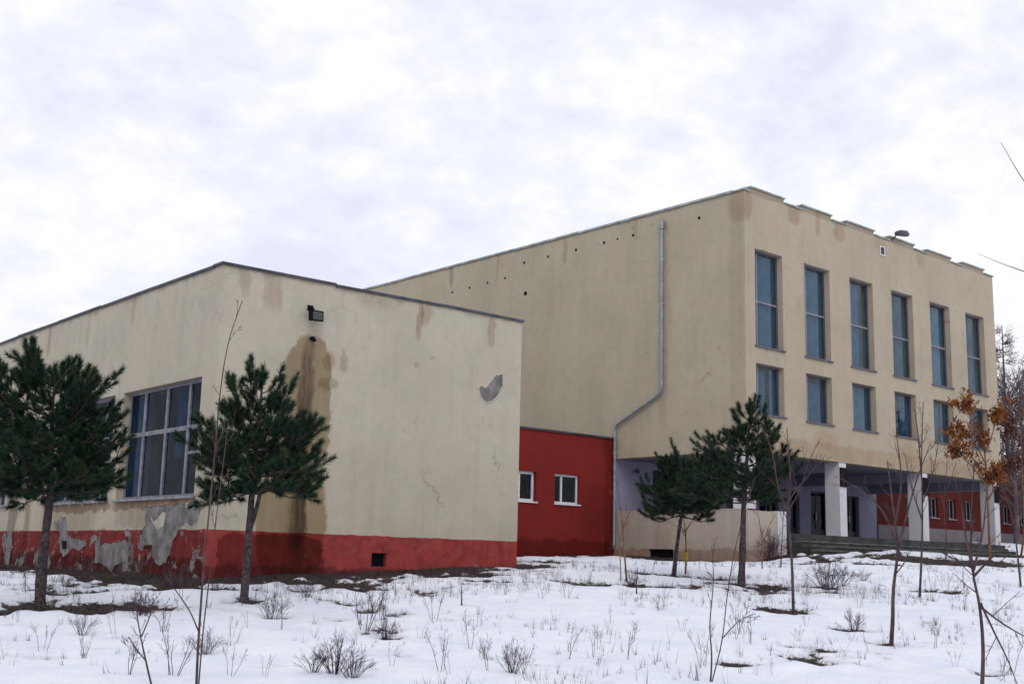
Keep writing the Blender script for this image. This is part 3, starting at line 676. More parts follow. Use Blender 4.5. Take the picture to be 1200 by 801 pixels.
# small drain holes in a row along the left wall: short pipe stubs with dark bores
for (y, z, r_) in [(15.51, 11.27, .05), (14.35, 11.29, .05), (13.18, 11.32, .05), (12.08, 11.34, .05), (10.93, 11.78, .055), (10.82, 10.51, .09), (9.54, 11.79, .05), (7.98, 11.78, .055), (6.49, 11.79, .055), (5.8, 11.80, .04), (5.02, 11.79, .055), (1.93, 11.82, .055)]:
    b = MB(); b.tube([(-0.012, y, z), (0.2, y, z)], r_, 8); mpart('drain_hole', b, M['black'])
# zinc downpipe: straight, slanting back to the corner of the red wall, then down
pts = [(-.11, 3.54, 11.95), (-.11, 3.54, 11.7), (-.11, 3.54, 8.9), (-.11, 3.54, 6.05), (-.11, 3.58, 5.90), (-.11, 3.72, 5.80), (-.11, 5.55, 4.97), (-.11, 5.70, 4.87), (-.11, 5.745, 4.70), (-.11, 5.745, 2.4), (-.11, 5.745, 0.75), (-.14, 5.70, 0.55)]
b = MB(); b.tube(pts, 0.055, 10); dp = mpart('downpipe', b, M['zinc'], True)
b = MB(); b.tube([(-.02, 3.54, 11.98), (-.11, 3.54, 11.95), (-.115, 3.54, 11.72)], [0.08, 0.11, 0.085], 8); mpart('outlet_box', b, M['zinc'], parent=dp)
for (y, z) in [(3.54, 10.6), (3.54, 9.0), (3.54, 7.4), (3.54, 6.2), (5.745, 3.9), (5.745, 2.2)]:
    b = MB(); b.tube([(-.11, y, z - .03), (-.11, y, z + .03)], 0.068, 10); b.box(-.04, 0.01, y - .02, y + .02, z - .02, z + .02); mpart('pipe_bracket', b, M['flash_zinc'], parent=dp)
# red link wall between the hall and the block
redh = [(5.95, 7.2, 2.0, 3.0), (8.05, 9.22, 2.0, 3.0), (2.0, 3.2, 2.0, 3.0)]
mb = MB(); wall(mb, (-10.95, DEP), 0, 10.95 - 0.003, -0.6, 4.40, redh, t=0.35, miter=(False, False)); mpart('link_wall', mb, M['red_wall'])
mb = MB(); mb.box(-10.95, -0.004, DEP - 0.06, 17.0, 4.403, 4.47); mpart('link_roof', mb, M['flash_dark'])
W_R = WindowKind(1.17, 1.0, [0.40], [], 0.10, 0.07, M['frame_white'], M['frame_white'], M['glass_hall'], None, True, sillmat=M['frame_white'], sill_out=0.02, bw=0.07)
W_R1 = WindowKind(1.25, 1.0, [0.6], [], 0.14, 0.09, M['frame_white'], M['frame_white'], M['glass_hall'], None, True, sillmat=M['frame_white'], sill_out=0.02, bw=0.07)
W_R1.place(main, (-10.95 + 5.95, DEP, 2.0 - .3)); W_R.place(main, (-10.95 + 8.05, DEP, 2.0 - .3)); W_R.place(main, (-10.95 + 2.02, DEP, 2.0 - .3))
# porch: lilac back wall with dark doors, terrace slab, parapet walls, steps, columns
FL = 1.16
dh = [(2.05, 3.3, 2.2, 3.45), (4.2, 5.6, FL + .02, 3.3), (6.3, 7.7, FL + .02, 3.3), (8.4, 9.7, FL + .02, 3.3), (10.3, 11.1, FL + .02, 3.2), (11.9, 13.15, FL + .02, 3.25), (14.5, 15.5, FL + .02, 3.2)]
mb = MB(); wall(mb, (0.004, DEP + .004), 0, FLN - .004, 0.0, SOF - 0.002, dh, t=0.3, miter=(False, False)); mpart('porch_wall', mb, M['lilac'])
for k, (a, c, z0, z1) in enumerate(dh):
    b = MB(); d0 = DEP + .16
    b.box(a, a + .08, d0, d0 + .06, z0, z1); b.box(c - .08, c, d0, d0 + .06, z0, z1); b.box(a + .08, c - .08, d0, d0 + .06, z1 - .08, z1); b.box(a + .08, c - .08, d0, d0 + .06, z0, z0 + (.5 if k else .06)); b.box((a + c) / 2 - .04, (a + c) / 2 + .04, d0, d0 + .058, z0 + (.5 if k else .06), z1 - .08)
    dr = mpart('door' if k else 'window', b, M['door'])
    g2 = MB(); g2.box(a + .08, c - .08, d0 + .02, d0 + .028, z0 + .05, z1 - .08); mpart('pane', g2, M['glass_hall'], parent=dr)
    if k:
        g3 = MB(); g3.box((a + c) / 2 - .10, (a + c) / 2 - .06, d0 - .05, d0, 2.05, 2.35); mpart('door_handle', g3, M['zinc'], parent=dr)
# porch lamp
b = MB(); b.tube([(1.05, DEP - .02, 3.38), (1.05, DEP - .16, 3.36)], 0.03, 6); b.tube([(1.05, DEP - .16, 3.42), (1.05, DEP - .17, 3.28)], [0.05, 0.10], 8); mpart('porch_lamp', b, M['frame_dark'])
mb = MB(); mb.box(0.26, FLN, 0.002, DEP, 0.0, FL); mpart('terrace_slab', mb, M['steps'])
mb = MB(); wall(mb, (0.004, DEP - .02), -math.pi / 2, DEP - .02, -0.4, 1.82, [(1.62, 2.75, 0.26, 0.56)], t=0.25, miter=(False, True)); tw = mpart('terrace_wall', mb, M['terrace'])
b = MB()
for i in range(6): b.box(0.10, 0.12, 3.14 + i * .2, 3.17 + i * .2, 0.26, 0.56)
b.box(0.13, 0.15, 3.10, 4.23, 0.26, 0.56); mpart('vent_grating', b, M['black'], parent=tw)
mb = MB(); wall(mb, (0.004, 0.0), 0, 1.55, -0.4, 1.82, t=0.25, miter=(True, False)); mpart('terrace_wall', mb, M['terrace'])
mb = MB(); mb.box(1.553, 2.0, -0.03, 0.28, -0.2, 1.85); mpart('terrace_pier', mb, M['white_col'])
mb = MB(); wall(mb, (0, DEP - .06), -math.pi / 2, DEP - .04, 1.823, 1.87, t=0.3, miter=(False, True)); mpart('coping', mb, M['terrace'])
for i in range(4):
    b = MB(); y0 = -0.32 * (4 - i); b.box(2.003, 16.5, y0, y0 + 0.3195, -0.2, 0.585 + 0.145 * i - (0.004 if i == 3 else 0))
    sp_o = mpart('step', b, M['steps'])
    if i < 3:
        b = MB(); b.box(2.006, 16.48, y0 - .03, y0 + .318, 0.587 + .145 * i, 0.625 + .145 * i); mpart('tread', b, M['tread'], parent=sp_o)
for x in (0.06, 5.20, 10.64, 16.20):
    b = MB(); z0 = FL + .002 if x > 1 else 1.875
    b.box(x, x + .42, 0.03, 0.62, z0, SOF - .003); c_ = mpart('column', b, M['white_col'])
    if x > 1:
        b = MB(); b.box(x + .012, x + .408, -0.012, 0.028, 2.86, 3.53); mpart('dark_panel', b, M['black'], parent=c_)
# right wing behind the block: red wall on a grey plinth
wh = [(0.5 + i * 1.62, 1.25 + i * 1.62, 2.55, 3.50) for i in range(14)]
wh = [(22.4 - 16.92 + 0.0, 22.4 - 16.92 + .02, 2.56, 2.57)][:0] + [(a - 16.92, a - 16.92 + .74, 2.55, 3.50) for a in (19.35, 21.5, 23.15, 24.78, 28.58, 30.45, 32.2)]
mb = MB(); wall(mb, (FLN + .02, DEP + .01), 0, 18.0, 2.05, 4.75, wh, t=0.35, miter=(False, True)); mpart('wing_wall', mb, M['wing_red_shaded'])
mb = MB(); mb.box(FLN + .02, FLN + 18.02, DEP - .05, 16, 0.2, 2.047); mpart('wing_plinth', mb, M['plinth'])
mb = MB(); wall(mb, (FLN + 18.02, DEP + .01), math.pi / 2, 10, 2.05, 4.75, t=0.35, miter=(True, False)); mpart('wing_wall', mb, M['wing_red_shaded'])
mb = MB(); mb.box(FLN + .02, FLN + 18.1, DEP - .08, 16, 4.753, 4.86); mpart('wing_roof', mb, M['flash_dark'])
W_W = WindowKind(0.74, 0.95, [0.37], [], 0.12, 0.06, M['frame_lilac'], M['frame_lilac'], M['glass_hall'], None, True, sillmat=M['frame_lilac'], sill_out=0.02, bw=0.05)
for a, c, z0, z1 in wh: W_W.place(main, (FLN + .02 + a, DEP + .01, 2.55 - .3))

# ------------------------------------------------------------------ plants
def smooth_path(pts, n=4):
    pts = [np.array(p, float) for p in pts]; out_ = []
    P = [2 * pts[0] - pts[1]] + pts + [2 * pts[-1] - pts[-2]]
    for i in range(1, len(P) - 2):
        for k in range(n):
            t = k / n
            out_.append(0.5 * (2 * P[i] + (P[i + 1] - P[i - 1]) * t + (2 * P[i - 1] - 5 * P[i] + 4 * P[i + 1] - P[i + 2]) * t * t + (3 * P[i] - P[i - 1] - 3 * P[i + 1] + P[i + 2]) * t ** 3))
    out_.append(pts[-1]); return out_

def tri_mesh(name, V, mat):
    """V: (n, 3, 3) separate triangles"""
    n = len(V); m = bpy.data.meshes.new(name)
    m.vertices.add(n * 3); m.vertices.foreach_set('co', V.astype(np.float32).ravel())
    m.loops.add(n * 3); m.loops.foreach_set('vertex_index', np.arange(n * 3, dtype=np.int32))
    m.polygons.add(n); m.polygons.foreach_set('loop_start', np.arange(0, n * 3, 3, dtype=np.int32))
    m.materials.append(mat); m.update(calc_edges=True); return m

def needle_mat():
    m, nt, b = newmat('pine_needle'); g = NB(nt)
    tip = g.n('ShaderNodeAttribute', attribute_name='tip').outputs['Fac']; rnd = g.n('ShaderNodeAttribute', attribute_name='tuft').outputs['Fac']
    c0 = g.mix(rnd, (0.004, 0.014, 0.008), (0.009, 0.025, 0.010)); c1 = g.mix(rnd, (0.008, 0.034, 0.018), (0.026, 0.066, 0.022))
    c = g.mix(tip, c0, c1); c = g.mix(g.mapr(rnd, 0.965, 0.99, 0, .45), c, (0.10, 0.062, 0.025))
    nt.links.new(c, b.inputs['Base Color']); b.inputs['Roughness'].default_value = 0.6; b.inputs['Specular IOR Level'].default_value = 0.3
    return m
M['needle'] = needle_mat()
def needles(p0, p1, n, ln, w, r):
    ax = p1 - p0; L_ = np.linalg.norm(ax); ax = ax / L_
    a = np.cross(ax, [0.3, 0.5, 0.8]); a /= np.linalg.norm(a); b = np.cross(ax, a)
    t = r.random(n) ** 0.7; th = r.random(n) * 2 * np.pi; el = np.radians(r.uniform(25, 85, n)) * (1.15 - 0.62 * t)
    rad = np.cos(th)[:, None] * a + np.sin(th)[:, None] * b
    d = ax[None] * np.cos(el)[:, None] + rad * np.sin(el)[:, None] + np.array([0, 0, 0.12]); d /= np.linalg.norm(d, axis=1)[:, None]
    base = p0 + ax[None] * (t * L_)[:, None]; l = ln * r.uniform(0.7, 1.15, n)
    s = np.cross(d, r.normal(size=(n, 3))); s /= np.linalg.norm(s, axis=1)[:, None]
    return np.stack([base - s * w / 2, base + s * w / 2, base + d * l[:, None]], 1)

def pine(label, base, top, crown0, prof, seed, fork=None, trunk_r=0.085, whorl=0.27, nb=(5, 7), ln=0.125, dens=1.0, step_=.12):
    """prof: list of (height above base / total, reach to the left, reach to the right) as seen from the field"""
    r = np.random.default_rng(seed)
    t = thing('pine_tree', label, 'tree', tuple(base), 0, 'young pines in front of the buildings')
    H = top[2] - base[2]; top = np.array(top) - base
    mid = top * 0.5 + RGT * r.uniform(-.05, .05)
    ax_pts = smooth_path([np.array([0, 0, -0.25]), top * 0.22 + RGT * r.uniform(-.03, .03), mid, top * 0.8, top], 5)
    rad = np.linspace(trunk_r, 0.012, len(ax_pts)) ; rad = rad * r.uniform(.88, 1.12, len(rad)); rad[0] *= 1.3; rad[1] *= 1.1
    b = MB(); b.tube(ax_pts, rad, 8)
    def axis(f):
        k = f * (len(ax_pts) - 1) * (1 - 1e-6); z = f * H
        zz = np.array([p[2] for p in ax_pts]); return np.array([np.interp(z, zz, [p[i] for p in ax_pts]) for i in range(3)])
    if fork is not None:
        p0 = axis(fork[0]); e_ = p0 + np.array(fork[1]); m_ = (p0 + e_) / 2 + np.array([0, 0, -.08])
        b.tube(smooth_path([p0, m_, e_], 4), np.linspace(trunk_r * .62, trunk_r * .35, 9), 7)
    tr = obj('trunk', b.mesh('trunk', M['bark'], True), t)
    br = MB(); N = []
    hs = np.array([p[0] for p in prof]); ls = np.array([p[1] for p in prof]); rs = np.array([p[2] for p in prof])
    z = crown0 * H
    def tuft(p, d, L_, k=1.0):
        d = d / np.linalg.norm(d); e_ = p + d * L_
        br.tube([p, e_], [0.007, 0.004], 3, False)
        N.append(needles(p + d * L_ * 0.18, e_, int(r.integers(95, 140) * dens * k), ln, 0.0085, r))
    def along(pts_, start, step, big):
        cum = np.concatenate([[0], np.cumsum([np.linalg.norm(pts_[j + 1] - pts_[j]) for j in range(len(pts_) - 1)])])
        s = cum[-1] * start; sd = 1 if r.random() < .5 else -1
        while s < cum[-1] * .97:
            p = np.array([np.interp(s, cum, [q_[c] for q_ in pts_]) for c in range(3)]); j = min(max(1, int(np.searchsorted(cum, s))), len(pts_) - 1)
            d = pts_[j] - pts_[j - 1]; d = d / (np.linalg.norm(d) + 1e-9)
            lat = np.cross(d, [0, 0, 1.0]) * sd; sd = -sd
            dd = d * r.uniform(.35, .9) + lat * r.uniform(.3, 1.0) + np.array([0, 0, r.uniform(-.25, .75)])
            if big and r.random() < .55 and cum[-1] > .5:
                dd = dd / np.linalg.norm(dd); l2 = r.uniform(.22, .42); e_ = p + dd * l2
                br.tube([p, e_], [.010, .006], 3, False); along([p, p + dd * l2 * .5, e_], .35, .13, False)
            else: tuft(p, dd, r.uniform(.15, .27))
            s += step * r.uniform(.75, 1.35)
        d = pts_[-1] - pts_[-2]; d = d / np.linalg.norm(d)
        tuft(pts_[-1] - d * .04, d + np.array([0, 0, .3]), r.uniform(.2, .32), 1.2)
    while z < H * 0.955:
        f = z / H; g_ = max(0, f - crown0) / (1 - crown0); az0 = r.uniform(0, 6.28); k = int(r.integers(nb[0], nb[1] + 1))
        if g_ > .6: k = max(3, k - 3)
        for i in range(k):
            az = az0 + i * 6.283 / k + r.uniform(-.35, .35); ca, sa = math.cos(az), math.sin(az)
            reach = np.interp(f, hs, ls if ca < 0 else rs); dep_ = np.interp(f, hs, (ls + rs) / 2)
            L_ = math.hypot(reach * ca, dep_ * sa) * r.uniform(0.66, 1.04)
            if L_ < 0.08: continue
            hdir = RGT * ca + FWD * sa
            rise = -0.04 + 1.0 * g_ ** 1.3 + r.uniform(-.18, .18)
            o = axis(min(f, .98)) + np.array([0, 0, r.uniform(-.06, .06)])
            pts_ = smooth_path([o, o + hdir * L_ * .4 + np.array([0, 0, L_ * .4 * rise * .6]), o + hdir * L_ * .78 + np.array([0, 0, L_ * .78 * rise]), o + hdir * L_ + np.array([0, 0, L_ * (rise * 1.2 + .10)])], 4)
            br.tube(pts_, np.linspace(0.010 + 0.012 * L_, 0.006, len(pts_)), 4, False)
            along(pts_, r.uniform(.12, .3), step_, True)
        z += whorl * r.uniform(.8, 1.25)
    for i in range(5):
        a_ = i * 1.26; tuft(top * 0.955, np.array([math.cos(a_) * .35, math.sin(a_) * .35, 1.0]), .2)
    tuft(top * .97, np.array([0, 0, 1.0]), .26)
    cm_ = tri_mesh('crown', np.concatenate(N), M['needle']); cnt = [len(x) for x in N]
    a_ = cm_.attributes.new('tip', 'FLOAT', 'POINT'); a_.data.foreach_set('value', np.tile([0., 0., 1.], sum(cnt)).astype(np.float32))
    a_ = cm_.attributes.new('tuft', 'FLOAT', 'POINT'); a_.data.foreach_set('value', np.repeat(np.repeat(r.random(len(cnt)), cnt), 3).astype(np.float32))
    cr = obj('crown', cm_, t)
    obj('branches', br.mesh('branches', M['branch']), t)
    return t

def tree_at(u, v, ut, vt):
    p = hit(u, v); p[2] = ground_z(p[0], p[1]); D = p @ FWD
    q_ = at_dist(ut, vt, D); return p, q_, D / FPX

p, q_, k = tree_at(47, 712, 64, 446)
pine('dense round young pine in front of the curtained hall windows', p, q_, 0.50, [(0.42, 1.0, .95), (.50, 1.3, 1.05), (.60, 1.4, 1.10), (.72, 1.25, 1.0), (.83, 1.0, .75), (.92, .58, .42), (1, .14, .14)], 101, trunk_r=0.095, dens=1.3, whorl=.21, nb=(7, 9), step_=.085)
p, q_, k = tree_at(285, 711, 308, 440)
pine('open crowned young pine with forked trunk before the stained hall corner', p, q_, 0.49, [(0.40, .7, .8), (.46, .95, 1.05), (.56, .95, 1.3), (.63, .92, 1.42), (.70, .80, .95), (.78, .62, .58), (.88, .34, .34), (1, .12, .12)], 202, fork=(0.33, (0.13, -0.11, 0.75)), trunk_r=0.08, dens=1.2, whorl=.23, nb=(6, 8), step_=.10)
p, q_, k = tree_at(868, 690, 879, 476)
pine('taller pine with layered crown by the white terrace pier', p, q_, 0.48, [(0.40, .8, .5), (.50, 1.3, .70), (.58, 1.35, .98), (.66, 1.1, .98), (.74, .66, .62), (.82, .42, .44), (.90, .26, .30), (1, .12, .12)], 303, trunk_r=0.088, dens=1.25, whorl=.24, nb=(5, 7), step_=.11)
p, q_, k = tree_at(788, 677, 808, 550)
pine('short leaning pine spreading low before the terrace wall vent', p, q_, 0.58, [(0.50, .8, .6), (.60, .95, .8), (.70, .85, .8), (.82, .58, .6), (.92, .45, .45), (1, .12, .12)], 404, trunk_r=0.062, dens=1.25, whorl=.20, nb=(5, 7), step_=.105)

# --- bare saplings: each stem is laid out in the photo, given its own distance and depth
def add_twigs(b, pts, rads, r, n, ln, k=3, up=0.6, lo=.35, level=1):
    for _ in range(n):
        f = r.uniform(lo, .97); j = min(int(f * (len(pts) - 1)), len(pts) - 2); tt = f * (len(pts) - 1) - j
        p = pts[j] * (1 - tt) + pts[j + 1] * tt; d = pts[j + 1] - pts[j]; d = d / (np.linalg.norm(d) + 1e-9)
        v = r.normal(size=3); v -= d * (v @ d); v /= np.linalg.norm(v)
        dd = d * r.uniform(.4, 1.0) + v * r.uniform(.4, .9) + np.array([0, 0, up * r.uniform(.1, .6)]); dd /= np.linalg.norm(dd)
        L_ = ln * r.uniform(.5, 1.2) * (1.15 - f * .6); e_ = p + dd * L_; m_ = (p + e_) / 2 + np.array([0, 0, -.04 * L_]) + r.normal(size=3) * .03 * L_
        r0 = max(0.0035, rads[min(j, len(rads) - 1)] * .5); path = [p, m_, e_ + np.array([0, 0, .06 * L_])]
        b.tube(path, [r0, r0 * .75, max(.0022, r0 * .45)], k, False)
        if level > 0: add_twigs(b, [np.array(x) for x in path], [r0 * .7] * 3, r, 3, L_ * .45, 3, up, .3, level - 1)

def sapling(label, base_uv, stems, seed, r0=.022, twigs=10, tl=.5, mat='twig', level=1, name='bare_sapling', cat='sapling', group='thin bare saplings in the snow', D=None):
    r = np.random.default_rng(seed); p = hit(*base_uv)
    if D is not None:
        w = at_dist(base_uv[0], base_uv[1], D); p = np.array([w[0], w[1], 0.0])
    p[2] = ground_z(p[0], p[1]); D = p @ FWD
    t = thing(name, label, cat, tuple(p), 0, group)
    for si, st in enumerate(stems):
        pts_ = []
        dj = 0.0
        for i, (u, v) in enumerate(st):
            if i: dj += r.uniform(-.12, .16)
            pts_.append(at_dist(u, v, D + dj) - p)
        if si == 0: pts_[0] = np.array([0, 0, -.12])
        P = smooth_path(pts_, 5); L_ = sum(np.linalg.norm(P[i + 1] - P[i]) for i in range(len(P) - 1))
        ra_ = r0 * (1 if si == 0 else .62); rads = np.linspace(ra_, max(.004, ra_ * .25), len(P))
        b = MB(); b.tube(P, rads, 6 if si == 0 else 4, False)
        add_twigs(b, P, rads, r, max(1, int(twigs * (1 if si == 0 else .6))), tl, 3, level=level, lo=.45 if si == 0 else .2)
        obj('stem' if si == 0 else 'branch', b.mesh('stem', M[mat], True), t)
    return t

sapling('straight bare sapling with forked top rising past the white pier', (930, 719), [[(930, 719), (928, 660), (924, 600), (926, 560), (922, 500)], [(924, 602), (912, 570), (905, 530), (893, 500), (885, 478)], [(924, 598), (938, 572), (948, 540), (962, 512)], [(925, 585), (940, 565), (958, 545), (975, 535)]], 1, .030, 9, .45)
sapling('crooked bare sapling with kinked foot and purple-grey stem', (1043, 761), [[(1043, 761), (1046, 728), (1047, 690), (1052, 640), (1046, 590), (1040, 540)], [(1052, 640), (1035, 600), (1010, 575), (985, 560)], [(1052, 650), (1062, 605), (1075, 560), (1090, 520)], [(1050, 610), (1056, 560), (1050, 505)]], 2, .036, 8, .5)
sapling('tall slim bare sapling in front of the second column', (1077, 703), [[(1077, 703), (1080, 650), (1081, 600), (1080, 540), (1082, 470)], [(1081, 610), (1068, 570), (1060, 530)], [(1081, 590), (1094, 550), (1102, 505)], [(1080, 560), (1076, 510), (1072, 480)]], 3, .030, 10, .45)
sapling('dark bare sapling with whippy side shoots trailing to the snow', (1150, 816), [[(1150, 816), (1152, 760), (1148, 710), (1140, 668), (1138, 610), (1142, 540)], [(1141, 672), (1132, 630), (1126, 590), (1118, 560)], [(1141, 668), (1152, 620), (1156, 580)], [(1140, 665), (1120, 655), (1105, 648)], [(1141, 675), (1160, 655), (1178, 640)], [(1149, 706), (1165, 740), (1182, 775), (1196, 812)], [(1151, 712), (1172, 728), (1195, 742), (1215, 752)]], 4, .026, 7, .35)
sapling('pair of thin orange-brown stems before the red wall corner', (735, 685), [[(735, 688), (732, 650), (729, 610), (722, 560)], [(728, 690), (726, 640), (722, 600), (718, 575)], [(730, 620), (742, 590), (752, 575)]], 5, .024, 5, .35, 'twig_warm')
sapling('bare forked sapling tied with yellow cloth by the terrace wall', (803, 676), [[(803, 676), (804, 650), (803, 622), (800, 600)], [(803, 622), (815, 606), (826, 598)], [(803, 625), (795, 610), (790, 596)]], 6, .028, 5, .35, 'twig_warm')
sapling('two whip-thin bare stems leaning apart over open snow', (832, 803), [[(832, 803), (834, 770), (832, 730), (836, 680), (834, 640)], [(834, 800), (846, 750), (852, 700), (860, 650), (872, 600), (884, 560)], [(846, 748), (865, 728), (885, 718)]], 7, .013, 6, .3)
sapling('tall pair of bending bare whips before the hall corner', (230, 812), [[(230, 812), (232, 760), (236, 700), (240, 650), (246, 590), (252, 530), (258, 460), (268, 400), (284, 352)], [(232, 812), (238, 740), (245, 680), (253, 610), (262, 540), (268, 490)], [(233, 740), (222, 715), (205, 690), (190, 668)], [(250, 540), (255, 520), (262, 505)]], 8, .014, 7, .35)
sapling('slanting bare whip leaning across the snow near the hall pine', (182, 812), [[(182, 812), (170, 770), (163, 735), (158, 700)], [(172, 775), (160, 760), (150, 745)], [(166, 745), (176, 720), (180, 700)]], 9, .012, 6, .25)
sapling('thin bare sapling leaning beside the dark pine trunks', (824, 656), [[(824, 658), (826, 630), (830, 600), (840, 570)], [(827, 620), (820, 600), (818, 585)]], 10, .018, 4, .3)
sapling('twin stemmed bare sapling before the terrace parapet end', (893, 670), [[(893, 672), (893, 640), (890, 610), (884, 590)], [(893, 640), (902, 615), (910, 600)]], 11, .020, 6, .35, 'twig_warm')
sapling('thin upright stake-like sapling beside the white terrace pier', (915, 668), [[(915, 670), (916, 640), (918, 605), (919, 580)], [(917, 610), (912, 592)]], 12, .018, 3, .25)
sapling('bare sapling standing before the red wing plinth', (1197, 692), [[(1197, 692), (1193, 655), (1190, 620), (1192, 570), (1188, 520)], [(1190, 620), (1180, 585), (1172, 560)], [(1191, 600), (1202, 570), (1208, 540)]], 13, .028, 8, .45)
sapling('slender bare sapling with faint twigs at the terrace steps', (1108, 662), [[(1108, 664), (1109, 630), (1106, 590), (1110, 540), (1112, 490)], [(1107, 600), (1098, 560), (1090, 530)], [(1107, 580), (1118, 550), (1126, 520)]], 14, .020, 8, .45)
sapling('short broken dead stem poking straight up from the snow', (541, 714), [[(541, 715), (541, 700), (541, 682)]], 15, .018, 0, .1, name='dead_stem', cat='stem', group='short dead stems')
sapling('short dark dead stem near the pair of orange-brown stems', (746, 699), [[(746, 700), (746, 685), (747, 664)]], 16, .018, 1, .15, name='dead_stem', cat='stem', group='short dead stems')
# yellow cloth tied to the forked sapling
p = hit(803, 676); D = p @ FWD; c0 = at_dist(804, 652, D - .05)
b = MB(); b.tube([(0, 0, .10), (.01, 0, .05), (0, .01, -.03), (-.02, 0, -.11)], [.03, .045, .04, .06], 6)
tag(obj('yellow_cloth', b.mesh('yellow_cloth', M['cloth'], True), None, tuple(c0)), 'scrap of yellow cloth tied on a forked sapling', 'cloth')

# --- trees keeping their withered leaves
def leafy(label, base_uv, stems, seed, nleaf, r0, mat, D=None, spread=.22, leaf=.10, twigs=14):
    t = sapling(label, base_uv, stems, seed, r0, twigs, .7, 'twig_warm', name='leafy_tree', cat='tree', group='trees with withered orange leaves', D=D)
    r = np.random.default_rng(seed + 50); V = []
    for o in t.children:
        co = np.array([v.co[:] for v in o.data.vertices]); zmax = max(v[2] for v in co)
        sel = co[co[:, 2] > 0.34 * zmax] if o.name.startswith('stem') else co[co[:, 2] > np.percentile(co[:, 2], 25)]
        n = nleaf // len(t.children); seeds = sel[r.integers(0, len(sel), max(8, n // 26))]
        for s_ in seeds:
            m_ = 26; c = s_ + r.normal(size=(m_, 3)) * spread * np.array([.6, .6, .55])
            a = r.normal(size=(m_, 3)); a /= np.linalg.norm(a, axis=1)[:, None]; a[:, 2] -= .5
            bb = np.cross(a, r.normal(size=(m_, 3))); bb /= np.linalg.norm(bb, axis=1)[:, None]
            l = leaf * r.uniform(.6, 1.3, m_)[:, None]
            V.append(np.stack([c - bb * l * .33, c + bb * l * .33, c + a * l], 1)); V.append(np.stack([c - bb * l * .33, c + bb * l * .33, c - a * l * .7], 1))
    obj('crown', tri_mesh('crown', np.concatenate(V), M[mat]), t); return t
leafy('young tree keeping orange withered leaves before the last column', (1160, 657), [[(1160, 657), (1159, 620), (1157, 580), (1154, 530), (1150, 475)], [(1158, 585), (1168, 568), (1172, 560)], [(1157, 570), (1138, 545), (1118, 528)], [(1156, 545), (1140, 515), (1122, 500)], [(1155, 530), (1165, 500), (1164, 478)], [(1154, 520), (1138, 490), (1130, 476)]], 31, 2300, .05, 'leaf', spread=.16, leaf=.085)
leafy('reddish withered leaf tree beyond the orange one beside the wing', (1196, 668), [[(1200, 668), (1200, 620), (1198, 560), (1196, 500), (1194, 470)], [(1199, 590), (1186, 560), (1178, 540)], [(1198, 560), (1212, 530), (1220, 510)], [(1197, 530), (1184, 510), (1180, 495)]], 32, 380, .045, 'leaf2', D=46, spread=.30)

# --- far bare trees behind the wing
def far_tree(label, uv, D, H, seed, reach, larch):
    X, Y, _ = at_dist(uv, 640, D)
    r = np.random.default_rng(seed); z0 = ground_z(X, Y)
    t = thing('bare_tree', label, 'tree', (X, Y, z0), 0, 'bare trees behind the wing')
    ax_pts = smooth_path([np.array([0, 0, -.3]), np.array([r.uniform(-.1, .1), r.uniform(-.1, .1), H * .5]), np.array([r.uniform(-.2, .2), r.uniform(-.2, .2), H])], 8)
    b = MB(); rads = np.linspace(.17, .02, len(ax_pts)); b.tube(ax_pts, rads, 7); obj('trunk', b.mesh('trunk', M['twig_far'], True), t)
    b = MB(); nb_ = 80 if larch else 70
    for i in range(nb_):
        f = r.uniform(.14, .98); o = np.array([np.interp(f * H, [q_[2] for q_ in ax_pts], [q_[c] for q_ in ax_pts]) for c in range(3)])
        az = r.uniform(0, 6.28); L_ = reach * ((1.02 - f) if larch else (1 - abs(f - .5) * 1.1)) * r.uniform(.7, 1.1) + .3
        h = np.array([math.cos(az), math.sin(az), 0]); up = -.08 if larch else r.uniform(.5, 1.2)
        pts_ = [o, o + h * L_ * .5 + np.array([0, 0, L_ * .5 * up]), o + h * L_ + np.array([0, 0, L_ * up * .9 + (.12 * L_ if larch else .3 * L_)])]
        b.tube(pts_, [.035 * (1.1 - f) + .012, .016, .008], 4, False)
        add_twigs(b, pts_, [.026, .020, .014], r, 11, .7 if larch else .9, 3, .5, .15, 1)
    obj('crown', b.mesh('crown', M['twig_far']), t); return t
far_tree('dark bare conifer-like tree with level branches behind the wing', 1187, 64, 11.8, 71, 2.6, True)
far_tree('broad bare tree with upswept twiggy boughs behind the wing', 1202, 68, 8.8, 72, 3.0, False)
far_tree('dense bare tree rising close behind the wing roof', 1178, 70, 8.2, 73, 2.6, False)
far_tree('low twiggy bare tree beside the far end of the wing', 1192, 58, 7.5, 75, 2.4, False)
far_tree('many branched bare tree crowding the wing roof', 1214, 60, 8.2, 76, 2.8, False)
far_tree('spindly leafless tree farthest along the wing', 1228, 62, 10.5, 74, 3.0, True)

